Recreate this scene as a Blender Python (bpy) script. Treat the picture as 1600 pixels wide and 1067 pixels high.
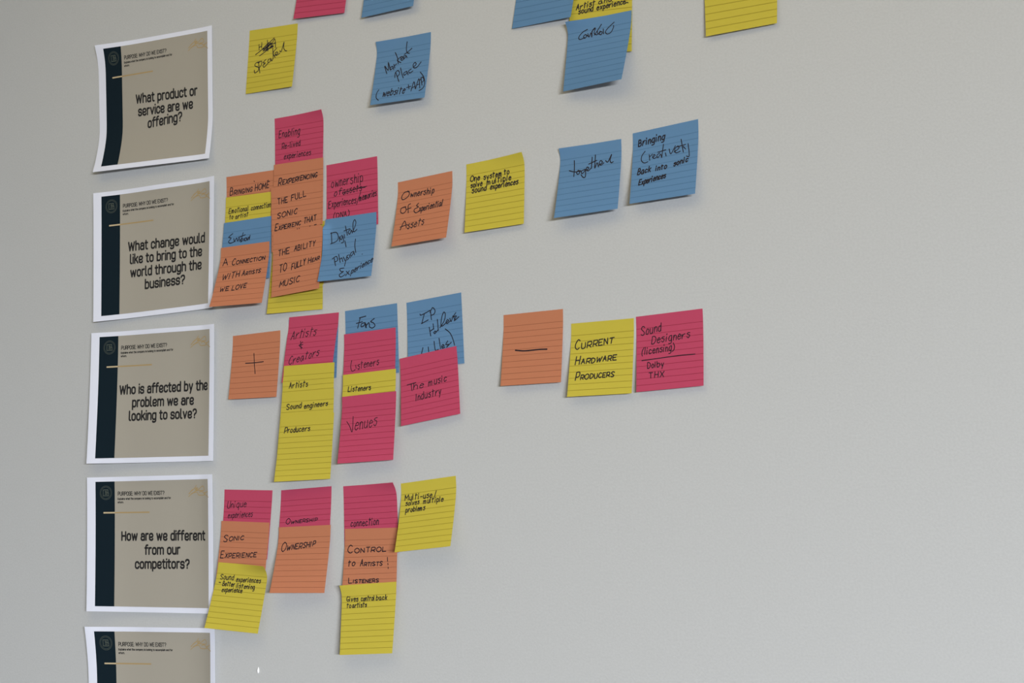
import bpy, bmesh, math, random
from mathutils import Matrix, Vector

# ------------------------------------------------------------------ start
for o in list(bpy.data.objects):
    bpy.data.objects.remove(o, do_unlink=True)
scene = bpy.context.scene
col = scene.collection
MM = 0.001
EYE = 1.50                                   # camera height above the floor (m)

# ------------------------------------------------------------------ camera
cam_data = bpy.data.cameras.new('camera')
cam_data.sensor_width = 36.0
cam_data.lens = 63.000
cam_data.clip_start = 0.05
cam = bpy.data.objects.new('camera', cam_data)
cam.matrix_world = Matrix([[0.823484, 0.071318, 0.562839, 0], [0.56725, -0.085943, -0.819049, -1.5432433181618213], [-0.010041, 0.993744, -0.111228, 1.5], [0, 0, 0, 1]])
col.objects.link(cam)
scene.camera = cam

# ------------------------------------------------------------------ light
vs = scene.view_settings
vs.view_transform = 'Standard'
vs.look = 'None'
vs.exposure = 0.0
vs.gamma = 1.0
vs.use_curve_mapping = False

world = bpy.data.worlds.new('room_daylight')
scene.world = world
world.use_nodes = True
bg = world.node_tree.nodes['Background']
bg.inputs['Color'].default_value = (0.93, 0.97, 1.0, 1)
bg.inputs['Strength'].default_value = 0.13


def area(name, loc, target, sx, sy, power, colour):
    l = bpy.data.lights.new(name, 'AREA')
    l.shape = 'RECTANGLE'
    l.size, l.size_y = sx, sy
    l.energy = power
    l.color = colour
    o = bpy.data.objects.new(name, l)
    o.location = loc
    d = Vector(target) - Vector(loc)
    o.rotation_euler = d.to_track_quat('-Z', 'Y').to_euler()
    col.objects.link(o)
    return o


area('sky_beyond_the_window', (7.5, -7.5, 2.1), (-1.0, 0.0, 1.4), 3.5, 1.4, 3480.0, (0.865, 0.905, 1.0))
area('ceiling_panel_light', (-0.9, -0.9, 2.66), (-0.9, -0.9, 0.0), 2.0, 0.9, 8.0, (1.0, 0.80, 0.40))

# ------------------------------------------------------------------ materials
def new_mat(name, colour, rough=0.8, spec=0.25):
    m = bpy.data.materials.new(name)
    m.use_nodes = True
    b = m.node_tree.nodes['Principled BSDF']
    b.inputs['Base Color'].default_value = (*colour, 1)
    b.inputs['Roughness'].default_value = rough
    b.inputs['Specular IOR Level'].default_value = spec
    return m


def N(m, t, **kw):
    n = m.node_tree.nodes.new(t)
    for k, v in kw.items():
        setattr(n, k, v)
    return n


def add_bump(m, scale, strength, dist, detail=3, coords='Object'):
    nt = m.node_tree
    tc = N(m, 'ShaderNodeTexCoord')
    nz = N(m, 'ShaderNodeTexNoise')
    nz.inputs['Scale'].default_value = scale
    nz.inputs['Detail'].default_value = detail
    nt.links.new(tc.outputs[coords], nz.inputs['Vector'])
    bp = N(m, 'ShaderNodeBump')
    bp.inputs['Strength'].default_value = strength
    bp.inputs['Distance'].default_value = dist
    nt.links.new(nz.outputs['Fac'], bp.inputs['Height'])
    nt.links.new(bp.outputs['Normal'], nt.nodes['Principled BSDF'].inputs['Normal'])
    return nz


def paint_mat(name, colour, mottling=0.03):
    m = new_mat(name, colour, 0.6, 0.3)
    nz = add_bump(m, 420, 0.25, 0.0006)
    nt = m.node_tree
    r = N(m, 'ShaderNodeMapRange')
    r.inputs['From Min'].default_value = 0.3
    r.inputs['From Max'].default_value = 0.7
    r.inputs['To Min'].default_value = 1 - mottling
    r.inputs['To Max'].default_value = 1 + mottling
    nt.links.new(nz.outputs['Fac'], r.inputs['Value'])
    mx = N(m, 'ShaderNodeVectorMath', operation='SCALE')
    mx.inputs[0].default_value = colour
    nt.links.new(r.outputs['Result'], mx.inputs['Scale'])
    nt.links.new(mx.outputs['Vector'], nt.nodes['Principled BSDF'].inputs['Base Color'])
    return m


def add_translucent(m, colour, fac):
    """thin paper lets a little light through"""
    nt = m.node_tree
    out = nt.nodes['Material Output']
    p = nt.nodes['Principled BSDF']
    t = N(m, 'ShaderNodeBsdfTranslucent')
    t.inputs['Color'].default_value = (*colour, 1)
    mx = N(m, 'ShaderNodeMixShader')
    mx.inputs['Fac'].default_value = fac
    nt.links.new(p.outputs['BSDF'], mx.inputs[1])
    nt.links.new(t.outputs['BSDF'], mx.inputs[2])
    nt.links.new(mx.outputs['Shader'], out.inputs['Surface'])


def ruled_mat(name, colour, line):
    """sticky-note paper with ten printed rules below a plain gummed strip (UV.y = distance from the top edge)"""
    m = new_mat(name, colour, 0.8, 0.15)
    nt = m.node_tree
    uv = N(m, 'ShaderNodeUVMap', uv_map='sheet')
    sp = N(m, 'ShaderNodeSeparateXYZ')
    nt.links.new(uv.outputs['UV'], sp.inputs['Vector'])

    def math_(op, a, b):
        n = N(m, 'ShaderNodeMath', operation=op)
        for i, x in enumerate((a, b)):
            if x is None:
                continue
            if isinstance(x, (int, float)):
                n.inputs[i].default_value = x
            else:
                nt.links.new(x, n.inputs[i])
        return n.outputs[0]
    v = sp.outputs['Y']
    ph = math_('MULTIPLY', math_('SUBTRACT', v, 1 / 6 - 1 / 24), 12.0)
    fr = math_('FRACT', ph, None)
    d = math_('ABSOLUTE', math_('SUBTRACT', fr, 0.5), None)
    on = math_('LESS_THAN', d, 0.042)
    lo = math_('GREATER_THAN', v, 1 / 6 - 1 / 24)
    hi = math_('LESS_THAN', v, 11.3 / 12)
    fac = math_('MULTIPLY', math_('MULTIPLY', on, lo), hi)
    mx = N(m, 'ShaderNodeMix', data_type='RGBA')
    mx.inputs['A'].default_value = (*colour, 1)
    mx.inputs['B'].default_value = (*line, 1)
    nt.links.new(fac, mx.inputs['Factor'])
    nt.links.new(mx.outputs['Result'], nt.nodes['Principled BSDF'].inputs['Base Color'])
    add_translucent(m, colour, 0.30)
    return m


M_WALL = paint_mat('matt white wall paint', (0.476, 0.48, 0.46))
M_FLOOR = new_mat('grey carpet', (0.23, 0.22, 0.21), 0.95, 0.1)
add_bump(M_FLOOR, 300, 0.6, 0.004)
M_CEIL = paint_mat('white ceiling paint', (0.75, 0.75, 0.73))
M_SKIRT = new_mat('white gloss skirting', (0.75, 0.75, 0.73), 0.35, 0.5)
M_SCUFF = new_mat('grey scuff', (0.50, 0.51, 0.50), 0.8, 0.1)
M_DRIP = new_mat('gloss white paint drip', (0.88, 0.88, 0.86), 0.12, 0.6)
M_NOTE = {
 'yellow': ruled_mat('yellow note paper', (0.66, 0.555, 0.07), (0.36, 0.28, 0.03)),
 'orange': ruled_mat('orange note paper', (0.62, 0.245, 0.125), (0.38, 0.14, 0.07)),
 'pink': ruled_mat('pink note paper', (0.60, 0.082, 0.155), (0.36, 0.035, 0.07)),
 'blue': ruled_mat('blue note paper', (0.148, 0.30, 0.485), (0.085, 0.19, 0.32)),
}
M_INK = new_mat('black marker ink', (0.012, 0.010, 0.016), 0.55, 0.3)
M_PAPER = new_mat('white printer paper', (0.84, 0.86, 0.93), 0.85, 0.15)
add_translucent(M_PAPER, (0.84, 0.86, 0.93), 0.2)
M_BEIGE = new_mat('beige print', (0.345, 0.318, 0.258), 0.8, 0.15)
M_NAVY = new_mat('dark navy print', (0.006, 0.014, 0.020), 0.8, 0.08)
M_GOLD = new_mat('gold print', (0.37, 0.26, 0.11), 0.6, 0.25)
M_GOLDPALE = new_mat('pale gold print', (0.50, 0.40, 0.24), 0.6, 0.25)
M_EMBLEM = new_mat('olive grey print', (0.055, 0.068, 0.055), 0.7, 0.25)
M_TEXT = new_mat('black print', (0.016, 0.015, 0.015), 0.7, 0.2)


# ------------------------------------------------------------------ helpers
def link(name, verts, faces, mat, parent=None, uvs=None, smooth=True):
    me = bpy.data.meshes.new(name)
    me.from_pydata(verts, [], faces)
    me.materials.append(mat)
    if uvs is not None:
        lay = me.uv_layers.new(name='sheet')
        for lp in me.loops:
            lay.data[lp.index].uv = uvs[lp.vertex_index]
    if smooth:
        for p in me.polygons:
            p.use_smooth = True
    me.update()
    o = bpy.data.objects.new(name, me)
    col.objects.link(o)
    if parent is not None:
        o.parent = parent
    return o


def box(name, lo, hi, mat, bevel=0.0, parent=None):
    bm = bmesh.new()
    bmesh.ops.create_cube(bm, size=1)
    for v in bm.verts:
        for i in range(3):
            v.co[i] = lo[i] + (v.co[i] + 0.5) * (hi[i] - lo[i])
    if bevel:
        bmesh.ops.bevel(bm, geom=bm.edges[:], offset=bevel, segments=2, affect='EDGES')
    me = bpy.data.meshes.new(name)
    bm.to_mesh(me)
    bm.free()
    me.materials.append(mat)
    o = bpy.data.objects.new(name, me)
    col.objects.link(o)
    if parent is not None:
        o.parent = parent
    return o


def tag(o, label, cat, group=None):
    o['label'] = label
    o['category'] = cat
    if group:
        o['group'] = group


class Sheet:
    """a sheet of paper on the wall: four in-plane corners (mm on the wall, TL TR BR BL) and a
    grid of distances from the wall (1/100 mm), both read smoothly at any (u, v)."""
    def __init__(self, corners, rows):
        self.c = corners
        self.z = [[int(t) * 0.01 for t in r.split()] for r in rows]
        self.nv = len(self.z) - 1
        self.nu = len(self.z[0]) - 1
        # origin of the object: middle of the top edge
        self.org = self.point(0.5, 0.0)

    def height(self, u, v):
        def cr(p0, p1, p2, p3, t):
            return 0.5 * (2 * p1 + (p2 - p0) * t + (2 * p0 - 5 * p1 + 4 * p2 - p3) * t * t
                          + (3 * p1 - p0 - 3 * p2 + p3) * t ** 3)
        x = min(max(u, 0.0), 1.0) * self.nu
        y = min(max(v, 0.0), 1.0) * self.nv
        i = min(int(x), self.nu - 1)
        j = min(int(y), self.nv - 1)
        fx, fy = x - i, y - j

        def row(jj):
            r = self.z[min(max(jj, 0), self.nv)]
            g = lambda k: r[min(max(k, 0), self.nu)]
            return cr(g(i - 1), g(i), g(i + 1), g(i + 2), fx)
        return max(0.12, cr(row(j - 1), row(j), row(j + 1), row(j + 2), fy))

    def point(self, u, v, off=0.0):
        a, b, c, d = self.c
        x = (a[0] * (1 - u) + b[0] * u) * (1 - v) + (d[0] * (1 - u) + c[0] * u) * v
        y = (a[1] * (1 - u) + b[1] * u) * (1 - v) + (d[1] * (1 - u) + c[1] * u) * v
        z = self.height(u, v) + off
        return Vector((x * MM, -z * MM, EYE + y * MM))

    def local(self, u, v, off=0.0):
        return self.point(u, v, off) - self.org

    def mesh(self, name, mat, thick=0.10, ku=2, kv=2):
        nu, nv = self.nu * ku, self.nv * kv
        verts, uvs, faces = [], [], []
        for side in (0, 1):
            for j in range(nv + 1):
                for i in range(nu + 1):
                    u, v = i / nu, j / nv
                    verts.append(self.local(u, v, -thick * side))
                    uvs.append((u, v))
        W = nu + 1
        K = W * (nv + 1)
        for j in range(nv):
            for i in range(nu):
                a = j * W + i
                faces.append((a, a + W, a + W + 1, a + 1))
                faces.append((K + a, K + a + 1, K + a + W + 1, K + a + W))
        # the cut edge has its own vertices, so that it stays crisp
        loop = [i for i in range(nu + 1)] + [j * W + nu for j in range(1, nv + 1)] \
            + [nv * W + i for i in range(nu - 1, -1, -1)] + [j * W for j in range(nv - 1, 0, -1)]
        B, L = len(verts), len(loop)
        for side in (0, K):
            for t in loop:
                verts.append(verts[t + side])
                uvs.append(uvs[t + side])
        for i in range(L):
            n = (i + 1) % L
            faces.append((B + i, B + n, B + L + n, B + L + i))
        o = link(name, verts, faces, mat, None, uvs)
        o.location = self.org
        return o

    def patch(self, name, u0, v0, u1, v1, mat, parent, off, n=56):
        """a printed area lying on the sheet"""
        verts, faces = [], []
        for j in range(n + 1):
            for i in range(n + 1):
                verts.append(self.local(u0 + (u1 - u0) * i / n, v0 + (v1 - v0) * j / n, off))
        for j in range(n):
            for i in range(n):
                a = j * (n + 1) + i
                faces.append((a, a + n + 1, a + n + 2, a + 1))
        return link(name, verts, faces, mat, parent)

    def ribbons(self, name, strokes, width, mat, parent, off0=0.16, size=None):
        """pen strokes (lists of (u, v)) as narrow round-ended bands following the sheet; width in mm"""
        a, b, c, d = self.c
        su = size[0] if size else math.hypot(b[0] - a[0], b[1] - a[1])
        sv = size[1] if size else math.hypot(d[0] - a[0], d[1] - a[1])
        verts, faces = [], []
        runs = []
        for st in strokes:                     # a sharp turn starts a new band, so that the pen keeps its width
            run = [st[0]]
            for i in range(1, len(st)):
                run.append(st[i])
                if i < len(st) - 1:
                    ax, ay = (st[i][0] - st[i - 1][0]) * su, (st[i][1] - st[i - 1][1]) * sv
                    bx, by = (st[i + 1][0] - st[i][0]) * su, (st[i + 1][1] - st[i][1]) * sv
                    la, lb = math.hypot(ax, ay), math.hypot(bx, by)
                    if la > 0 and lb > 0 and (ax * bx + ay * by) / (la * lb) < 0.6:
                        runs.append(run)
                        run = [st[i]]
            runs.append(run)
        for lift, st in enumerate(runs):
            off = off0 + 0.004 * (lift % 10)   # crossing bands lie one over the other
            pts = [(p[0] * su, p[1] * sv) for p in st]
            q = [pts[0]]
            for p in pts[1:]:
                if math.hypot(p[0] - q[-1][0], p[1] - q[-1][1]) > 0.04:
                    q.append(p)
            if len(q) == 1:
                q.append((q[0][0] + 0.05, q[0][1]))
            r = width / 2
            left, right = [], []
            n = len(q)
            for i in range(n):
                p0, p1 = q[max(i - 1, 0)], q[min(i + 1, n - 1)]
                tx, ty = p1[0] - p0[0], p1[1] - p0[1]
                l = math.hypot(tx, ty) or 1
                nx, ny = -ty / l, tx / l
                m = 1.0
                if 0 < i < n - 1:
                    ax, ay = q[i][0] - p0[0], q[i][1] - p0[1]
                    al = math.hypot(ax, ay) or 1
                    m = 1 / max(0.55, abs(nx * -ay / al + ny * ax / al))
                left.append((q[i][0] + nx * r * m, q[i][1] + ny * r * m))
                right.append((q[i][0] - nx * r * m, q[i][1] - ny * r * m))

            def cap(at, frm):
                an = math.atan2(at[1] - frm[1], at[0] - frm[0])
                return [(at[0] + r * math.cos(an + t), at[1] + r * math.sin(an + t)) for t in
                        (math.pi / 3, math.pi / 9, -math.pi / 9, -math.pi / 3)]
            base = len(verts)
            for p, s in zip(left, right):
                verts.append(self.local(p[0] / su, p[1] / sv, off))
                verts.append(self.local(s[0] / su, s[1] / sv, off))
            for i in range(n - 1):
                k = base + 2 * i
                faces.append((k, k + 1, k + 3, k + 2))
            for at, frm, e in ((q[-1], q[-2], base + 2 * (n - 1)), (q[0], q[1], base)):
                cp = cap(at, frm)
                k = len(verts)
                for p in cp:
                    verts.append(self.local(p[0] / su, p[1] / sv, off))
                if e == base:
                    faces.append((e + 1, k, k + 1, k + 2, k + 3, e))
                else:
                    faces.append((e, k, k + 1, k + 2, k + 3, e + 1))
        return link(name, verts, faces, mat, parent, None, False)


# ------------------------------------------------------------------ lettering
# handwriting: one entry per character: width, then strokes of hex pairs xy
# (base line y=3, small letters to 8, capitals to b); '-' straight, '~' flowing, 'o' closed loop
HAND = {
 'A': (4, '-032b43 -1636'), 'B': (4, '-0b03 ~0b2b3a381707 ~1737453303'), 'C': (4, '~4a2b08052344'),
 'D': (4, '-0b03 ~0b2b49462303'), 'E': (4, '-4b0b0343 -0737'), 'F': (4, '-4b0b03 -0737'),
 'G': (4, '~4a2b0805234446 -2646'), 'H': (4, '-0b03 -4b43 -0747'), 'I': (1, '-0b03'),
 'J': (3, '~3b351304'), 'K': (4, '-0b03 -4b06 -1743'), 'L': (4, '-0b0343'), 'M': (5, '-030b265b53'),
 'N': (4, '-030b434b'), 'O': (5, 'o2b0905233355593b'), 'P': (4, '-0b03 ~0b3b4a472606'),
 'R': (4, '-0b03 ~0b3b4a472606 -2643'), 'S': (4, '~4a3b1b0918364533 1304'.replace(' ', '')),
 'T': (4, '-0b4b -2b23'), 'U': (4, '~0b051333454b'), 'V': (4, '-0b234b'), 'W': (6, '-0b1339436b'),
 'X': (4, '-0b43 -4b03'), 'Y': (4, '-0b27 -4b2723'), 'Z': (4, '-0b4b0343'),
 'a': (4, '~3818060413233538 -3843'), 'b': (4, '-0b03 ~061838462304'), 'c': (3, '~371806041334'),
 'd': (3, '~3818060413233538 -3b33'), 'e': (3, '~06363728180604132334'), 'f': (3, '~3a2b1a13 -0838'),
 'g': (3, '~3818060413233538 ~3834312000'), 'h': (3, '-0b03 ~0518283733'), 'i': (1, '-0803 -0a0b'),
 'j': (2, '~181100 -1a1b'), 'k': (3, '-0b03 -3805 -1633'), 'l': (1, '-0b03'),
 'm': (5, '-0803 ~06182723 ~26384743'), 'n': (3, '-0803 ~0518283733'), 'o': (3, 'o1806041323353728'),
 'p': (3, '-0800 ~06182837342304'), 'q': (3, '~3818060413233538 -3830'), 'r': (3, '-0803 ~05172838'),
 's': (3, '~38281807263523130 4'.replace(' ', '')), 't': (3, '-1b13 -0939'), 'u': (3, '~080413233538 -3833'),
 'v': (3, '-081338'), 'w': (5, '-0813274358'), 'x': (3, '-0833 -3803'), 'y': (3, '-0814 -3810'),
 'z': (3, '-08380333'), '(': (2, '~2c080412'), ')': (2, '~0c282402'), '-': (3, '-0636'), ' ': (3, ''),
}
# printed condensed sans: width, strokes of (x, y) points; corners are rounded by 'r' unless r = 0
PRINT = {
 'a': (5, [(2.2, [(.5, 6.6), (.5, 8), (5, 8), (5, 0)]), (2.0, [(5, 4.6), (0, 4.6), (0, 0), (5, 0), (5, 2)])]),
 'b': (5, [(0, [(0, 11.5), (0, 0)]), (2.4, [(0, 5), (0, 8), (5, 8), (5, 0), (0, 0), (0, 3)])]),
 'c': (4.6, [(2.4, [(4.8, 5.9), (4.8, 8), (0, 8), (0, 0), (4.8, 0), (4.8, 2.1)])]),
 'd': (5, [(0, [(5, 11.5), (5, 0)]), (2.4, [(5, 5), (5, 8), (0, 8), (0, 0), (5, 0), (5, 3)])]),
 'e': (5, [(2.4, [(0, 3.7), (5, 3.7), (5, 8), (0, 8), (0, 0), (4.9, 0), (4.9, 1.6)])]),
 'f': (3.2, [(1.8, [(1, 0), (1, 11.5), (3.6, 11.5)]), (0, [(-.4, 8), (3.4, 8)])]),
 'g': (5, [(2.4, [(5, 5), (5, 8), (0, 8), (0, 0), (5, 0), (5, 3)]), (2.2, [(5, 8), (5, -3.3), (.4, -3.3), (.4, -2.4)])]),
 'h': (5, [(0, [(0, 11.5), (0, 0)]), (2.4, [(0, 4.5), (0, 8), (5, 8), (5, 0)])]),
 'i': (0, [(0, [(0, 8), (0, 0)]), (0, [(0, 11), (0, 11.4)])]),
 'k': (4.6, [(0, [(0, 11.5), (0, 0)]), (0, [(4.6, 8), (.3, 3.4)]), (0, [(1.8, 4.8), (4.9, 0)])]),
 'l': (1.6, [(1.6, [(0, 11.5), (0, 0), (1.8, 0)])]),
 'm': (8.6, [(0, [(0, 8), (0, 0)]), (2.1, [(0, 4.5), (0, 8), (4.3, 8), (4.3, 0)]), (2.1, [(4.3, 4.5), (4.3, 8), (8.6, 8), (8.6, 0)])]),
 'n': (5, [(0, [(0, 8), (0, 0)]), (2.4, [(0, 4.5), (0, 8), (5, 8), (5, 0)])]),
 'o': (5, [(2.4, [(2.5, 8), (0, 8), (0, 0), (5, 0), (5, 8), (2.5, 8)])]),
 'p': (5, [(0, [(0, 8), (0, -3.3)]), (2.4, [(0, 5), (0, 8), (5, 8), (5, 0), (0, 0), (0, 3)])]),
 'r': (3, [(0, [(0, 8), (0, 0)]), (2.2, [(0, 4.6), (0, 8), (3.2, 8)])]),
 's': (4.6, [(1.9, [(4.6, 6.4), (4.6, 8), (0, 8), (0, 4.1), (4.7, 4.1), (4.7, 0), (-.1, 0), (-.1, 1.7)])]),
 't': (3, [(1.7, [(1, 10.6), (1, 0), (3.2, 0)]), (0, [(-.5, 8), (3.2, 8)])]),
 'u': (5, [(0, [(5, 8), (5, 0)]), (2.4, [(0, 8), (0, 0), (5, 0), (5, 3.5)])]),
 'v': (5, [(0, [(0, 8), (2.5, 0), (5, 8)])]),
 'w': (7.6, [(0, [(0, 8), (1.8, 0), (3.8, 7.4), (5.8, 0), (7.6, 8)])]),
 'x': (5, [(0, [(0, 8), (5, 0)]), (0, [(5, 8), (0, 0)])]),
 'y': (5, [(0, [(0, 8), (2.6, 0)]), (0, [(5, 8), (1.6, -3.3)])]),
 'D': (5.6, [(2.6, [(2.8, 11.5), (0, 11.5)]), (2.6, [(0, 11.5), (0, 0)]), (2.6, [(0, 0), (5.6, 0), (5.6, 11.5), (0, 11.5)])]),
 'E': (4.6, [(0, [(4.8, 11.5), (0, 11.5), (0, 0), (4.8, 0)]), (0, [(0, 5.9), (4.2, 5.9)])]),
 'H': (5.6, [(0, [(0, 11.5), (0, 0)]), (0, [(5.6, 11.5), (5.6, 0)]), (0, [(0, 5.9), (5.6, 5.9)])]),
 'I': (0, [(0, [(0, 11.5), (0, 0)])]),
 'O': (5.6, [(2.6, [(2.8, 11.5), (0, 11.5), (0, 0), (5.6, 0), (5.6, 11.5), (2.8, 11.5)])]),
 'P': (5.2, [(0, [(0, 11.5), (0, 0)]), (2.6, [(0, 11.5), (5.4, 11.5), (5.4, 5.2), (0, 5.2)])]),
 'R': (5.2, [(0, [(0, 11.5), (0, 0)]), (2.6, [(0, 11.5), (5.4, 11.5), (5.4, 5.4), (0, 5.4)]), (0, [(2.8, 5.4), (5.6, 0)])]),
 'S': (5.2, [(2.3, [(5.2, 9.2), (5.2, 11.5), (0, 11.5), (0, 6), (5.3, 6), (5.3, 0), (-.1, 0), (-.1, 2.4)])]),
 'T': (5.4, [(0, [(0, 11.5), (5.4, 11.5)]), (0, [(2.7, 11.5), (2.7, 0)])]),
 'U': (5.6, [(2.6, [(0, 11.5), (0, 0), (5.6, 0), (5.6, 11.5)])]),
 'W': (8.6, [(0, [(0, 11.5), (2, 0), (4.3, 10.6), (6.6, 0), (8.6, 11.5)])]),
 'X': (5.2, [(0, [(0, 11.5), (5.2, 0)]), (0, [(5.2, 11.5), (0, 0)])]),
 'Y': (5.4, [(0, [(0, 11.5), (2.7, 5)]), (0, [(5.4, 11.5), (2.7, 5), (2.7, 0)])]),
 '?': (4.8, [(2.3, [(0, 9.3), (0, 11.5), (4.8, 11.5), (4.8, 6.2), (2.2, 5.2), (2.2, 3.2)]), (0, [(2.2, 0), (2.2, .3)])]),
 ':': (.4, [(0, [(0, 0), (0, .3)]), (0, [(0, 6), (0, 6.3)])]), '.': (.4, [(0, [(0, 0), (0, .3)])]), ' ': (1.5, []),
}


def flow(pts, closed=False, n=5):
    """Catmull-Rom curve through the points"""
    if len(pts) < 3:
        return list(pts)
    g = (lambda i: pts[i % len(pts)]) if closed else (lambda i: pts[min(max(i, 0), len(pts) - 1)])
    out = []
    for i in range(len(pts) if closed else len(pts) - 1):
        p0, p1, p2, p3 = g(i - 1), g(i), g(i + 1), g(i + 2)
        for k in range(n):
            t = k / n
            out.append(tuple(0.5 * (2 * p1[a] + (p2[a] - p0[a]) * t + (2 * p0[a] - 5 * p1[a] + 4 * p2[a] - p3[a]) * t * t
                                    + (3 * p1[a] - p0[a] - 3 * p2[a] + p3[a]) * t ** 3) for a in (0, 1)))
    out.append(tuple(pts[0] if closed else pts[-1]))
    return out


def fillet(pts, r, n=5):
    if r == 0 or len(pts) < 3:
        return list(pts)
    out = [pts[0]]
    for i in range(1, len(pts) - 1):
        a, b, c = Vector(pts[i - 1]), Vector(pts[i]), Vector(pts[i + 1])
        d0, d1 = (a - b), (c - b)
        k = min(r, d0.length * (0.5 if i > 1 else 1), d1.length * (0.5 if i < len(pts) - 2 else 1))
        s, e = b + d0.normalized() * k, b + d1.normalized() * k
        for j in range(n + 1):
            t = j / n
            # circular-ish corner
            w = 0.75
            q = ((1 - t) ** 2 * s + 2 * w * t * (1 - t) * b + t * t * e) / ((1 - t) ** 2 + 2 * w * t * (1 - t) + t * t)
            out.append((q.x, q.y))
    out.append(pts[-1])
    return out


def hand_strokes(text, style, rng):
    """unit-width strokes (x 0..1, y in capital heights) of a handwritten word"""
    x = 0.0
    raw = []
    for i, ch in enumerate(text):
        w, spec = HAND[ch]
        small = style == 'c' and i > 0
        sx, sy = (0.82, 0.60) if small else (1.0, 1.0)
        sx *= rng.uniform(0.93, 1.07)
        sy *= rng.uniform(0.94, 1.06)
        dy = rng.uniform(-0.25, 0.25)
        lean = rng.uniform(-0.06, 0.06)
        for tok in spec.split():
            kind, body = tok[0], tok[1:]
            pts = [(int(body[k], 16), int(body[k + 1], 16) - 3) for k in range(0, len(body) - 1, 2)]
            pts = [(p[0] + rng.uniform(-.12, .12), p[1] + rng.uniform(-.12, .12)) for p in pts]
            if kind == '~':
                pts = flow(pts)
            elif kind == 'o':
                pts = flow(pts, True)
            raw.append([(x + (p[0] + lean * p[1]) * sx, (p[1] * sy + dy) / 8.0) for p in pts])
        x += (w + 2.0) * sx
    tot = max(x - 2.0, 0.5)
    return [[(p[0] / tot, p[1]) for p in st] for st in raw]


def print_strokes(text, gap=2.45):
    x = 0.0
    raw = []
    for ch in text:
        w, spec = PRINT[ch]
        for r, pts in spec:
            ky = 0.91 if ch.isupper() or ch == '?' else 1.0
            raw.append([(x + p[0], ky * p[1] / 11.5) for p in fillet(pts, r)])
        x += w + gap
    tot = x - gap
    return [[(p[0] / tot, p[1]) for p in st] for st in raw]


def place(strokes, o, ex, ey):
    return [[(o[0] + p[0] * ex[0] + p[1] * ey[0], o[1] + p[0] * ex[1] + p[1] * ey[1]) for p in st] for st in strokes]


# ------------------------------------------------------------------ the room
# (only the wall is in view; floor and ceiling are where the light of the room comes back from)
wall = box('wall_back', (-3.2, 0.0, 0.0), (5.15, 0.12, 2.7), M_WALL)
wall['kind'] = 'structure'
floor = box('floor', (-3.2, -9.0, -0.1), (5.15, 0.12, 0.0), M_FLOOR)
floor['kind'] = 'structure'
ceiling = box('ceiling', (-3.2, -9.0, 2.7), (5.15, 0.12, 2.8), M_CEIL)
ceiling['kind'] = 'structure'
wall_right = box('wall_right', (5.0, -9.0, 1.9), (5.15, 0.0, 2.7), M_WALL)      # above and beside the window
wall_right['kind'] = 'structure'
bm = bmesh.new()
bm.from_mesh(wall_right.data)
for lo, hi in (((5.0, -9.0, 0.0), (5.15, 0.0, 0.7)), ((5.0, -0.5, 0.7), (5.15, 0.0, 1.9)), ((5.0, -9.0, 0.7), (5.15, -8.0, 1.9))):
    g = bmesh.ops.create_cube(bm, size=1)['verts']
    for v in g:
        for i in range(3):
            v.co[i] = lo[i] + (v.co[i] + 0.5) * (hi[i] - lo[i])
bm.to_mesh(wall_right.data)
bm.free()
skirt = box('baseboard_back', (-3.2, -0.016, 0.0), (5.0, 0.0, 0.1), M_SKIRT, 0.004)
skirt['kind'] = 'structure'


def wall_mark(name, pts, width, mat):
    """a faint mark on the paint, a flat film on the wall"""
    s = Sheet([(0, 0), (1, 0), (1, -1), (0, -1)], ['2 2', '2 2'])
    s.height = lambda u, v: 0.02
    s.org = Vector((0, 0, 0))
    return s.ribbons(name, [[(x, -y) for x, y in flow(pts)]], width, mat, wall, 0.0, (1, 1))


wall_mark('scuff_mark', [(-1083.9, 1522.8), (-1079.8, 1523.7), (-1074.1, 1523.9)], 0.5, M_SCUFF)
wall_mark('scuff_mark', [(-1404.3, 1365.2), (-1402.4, 1368.1), (-1401.4, 1370.3)], 1.2, M_SCUFF)


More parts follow.
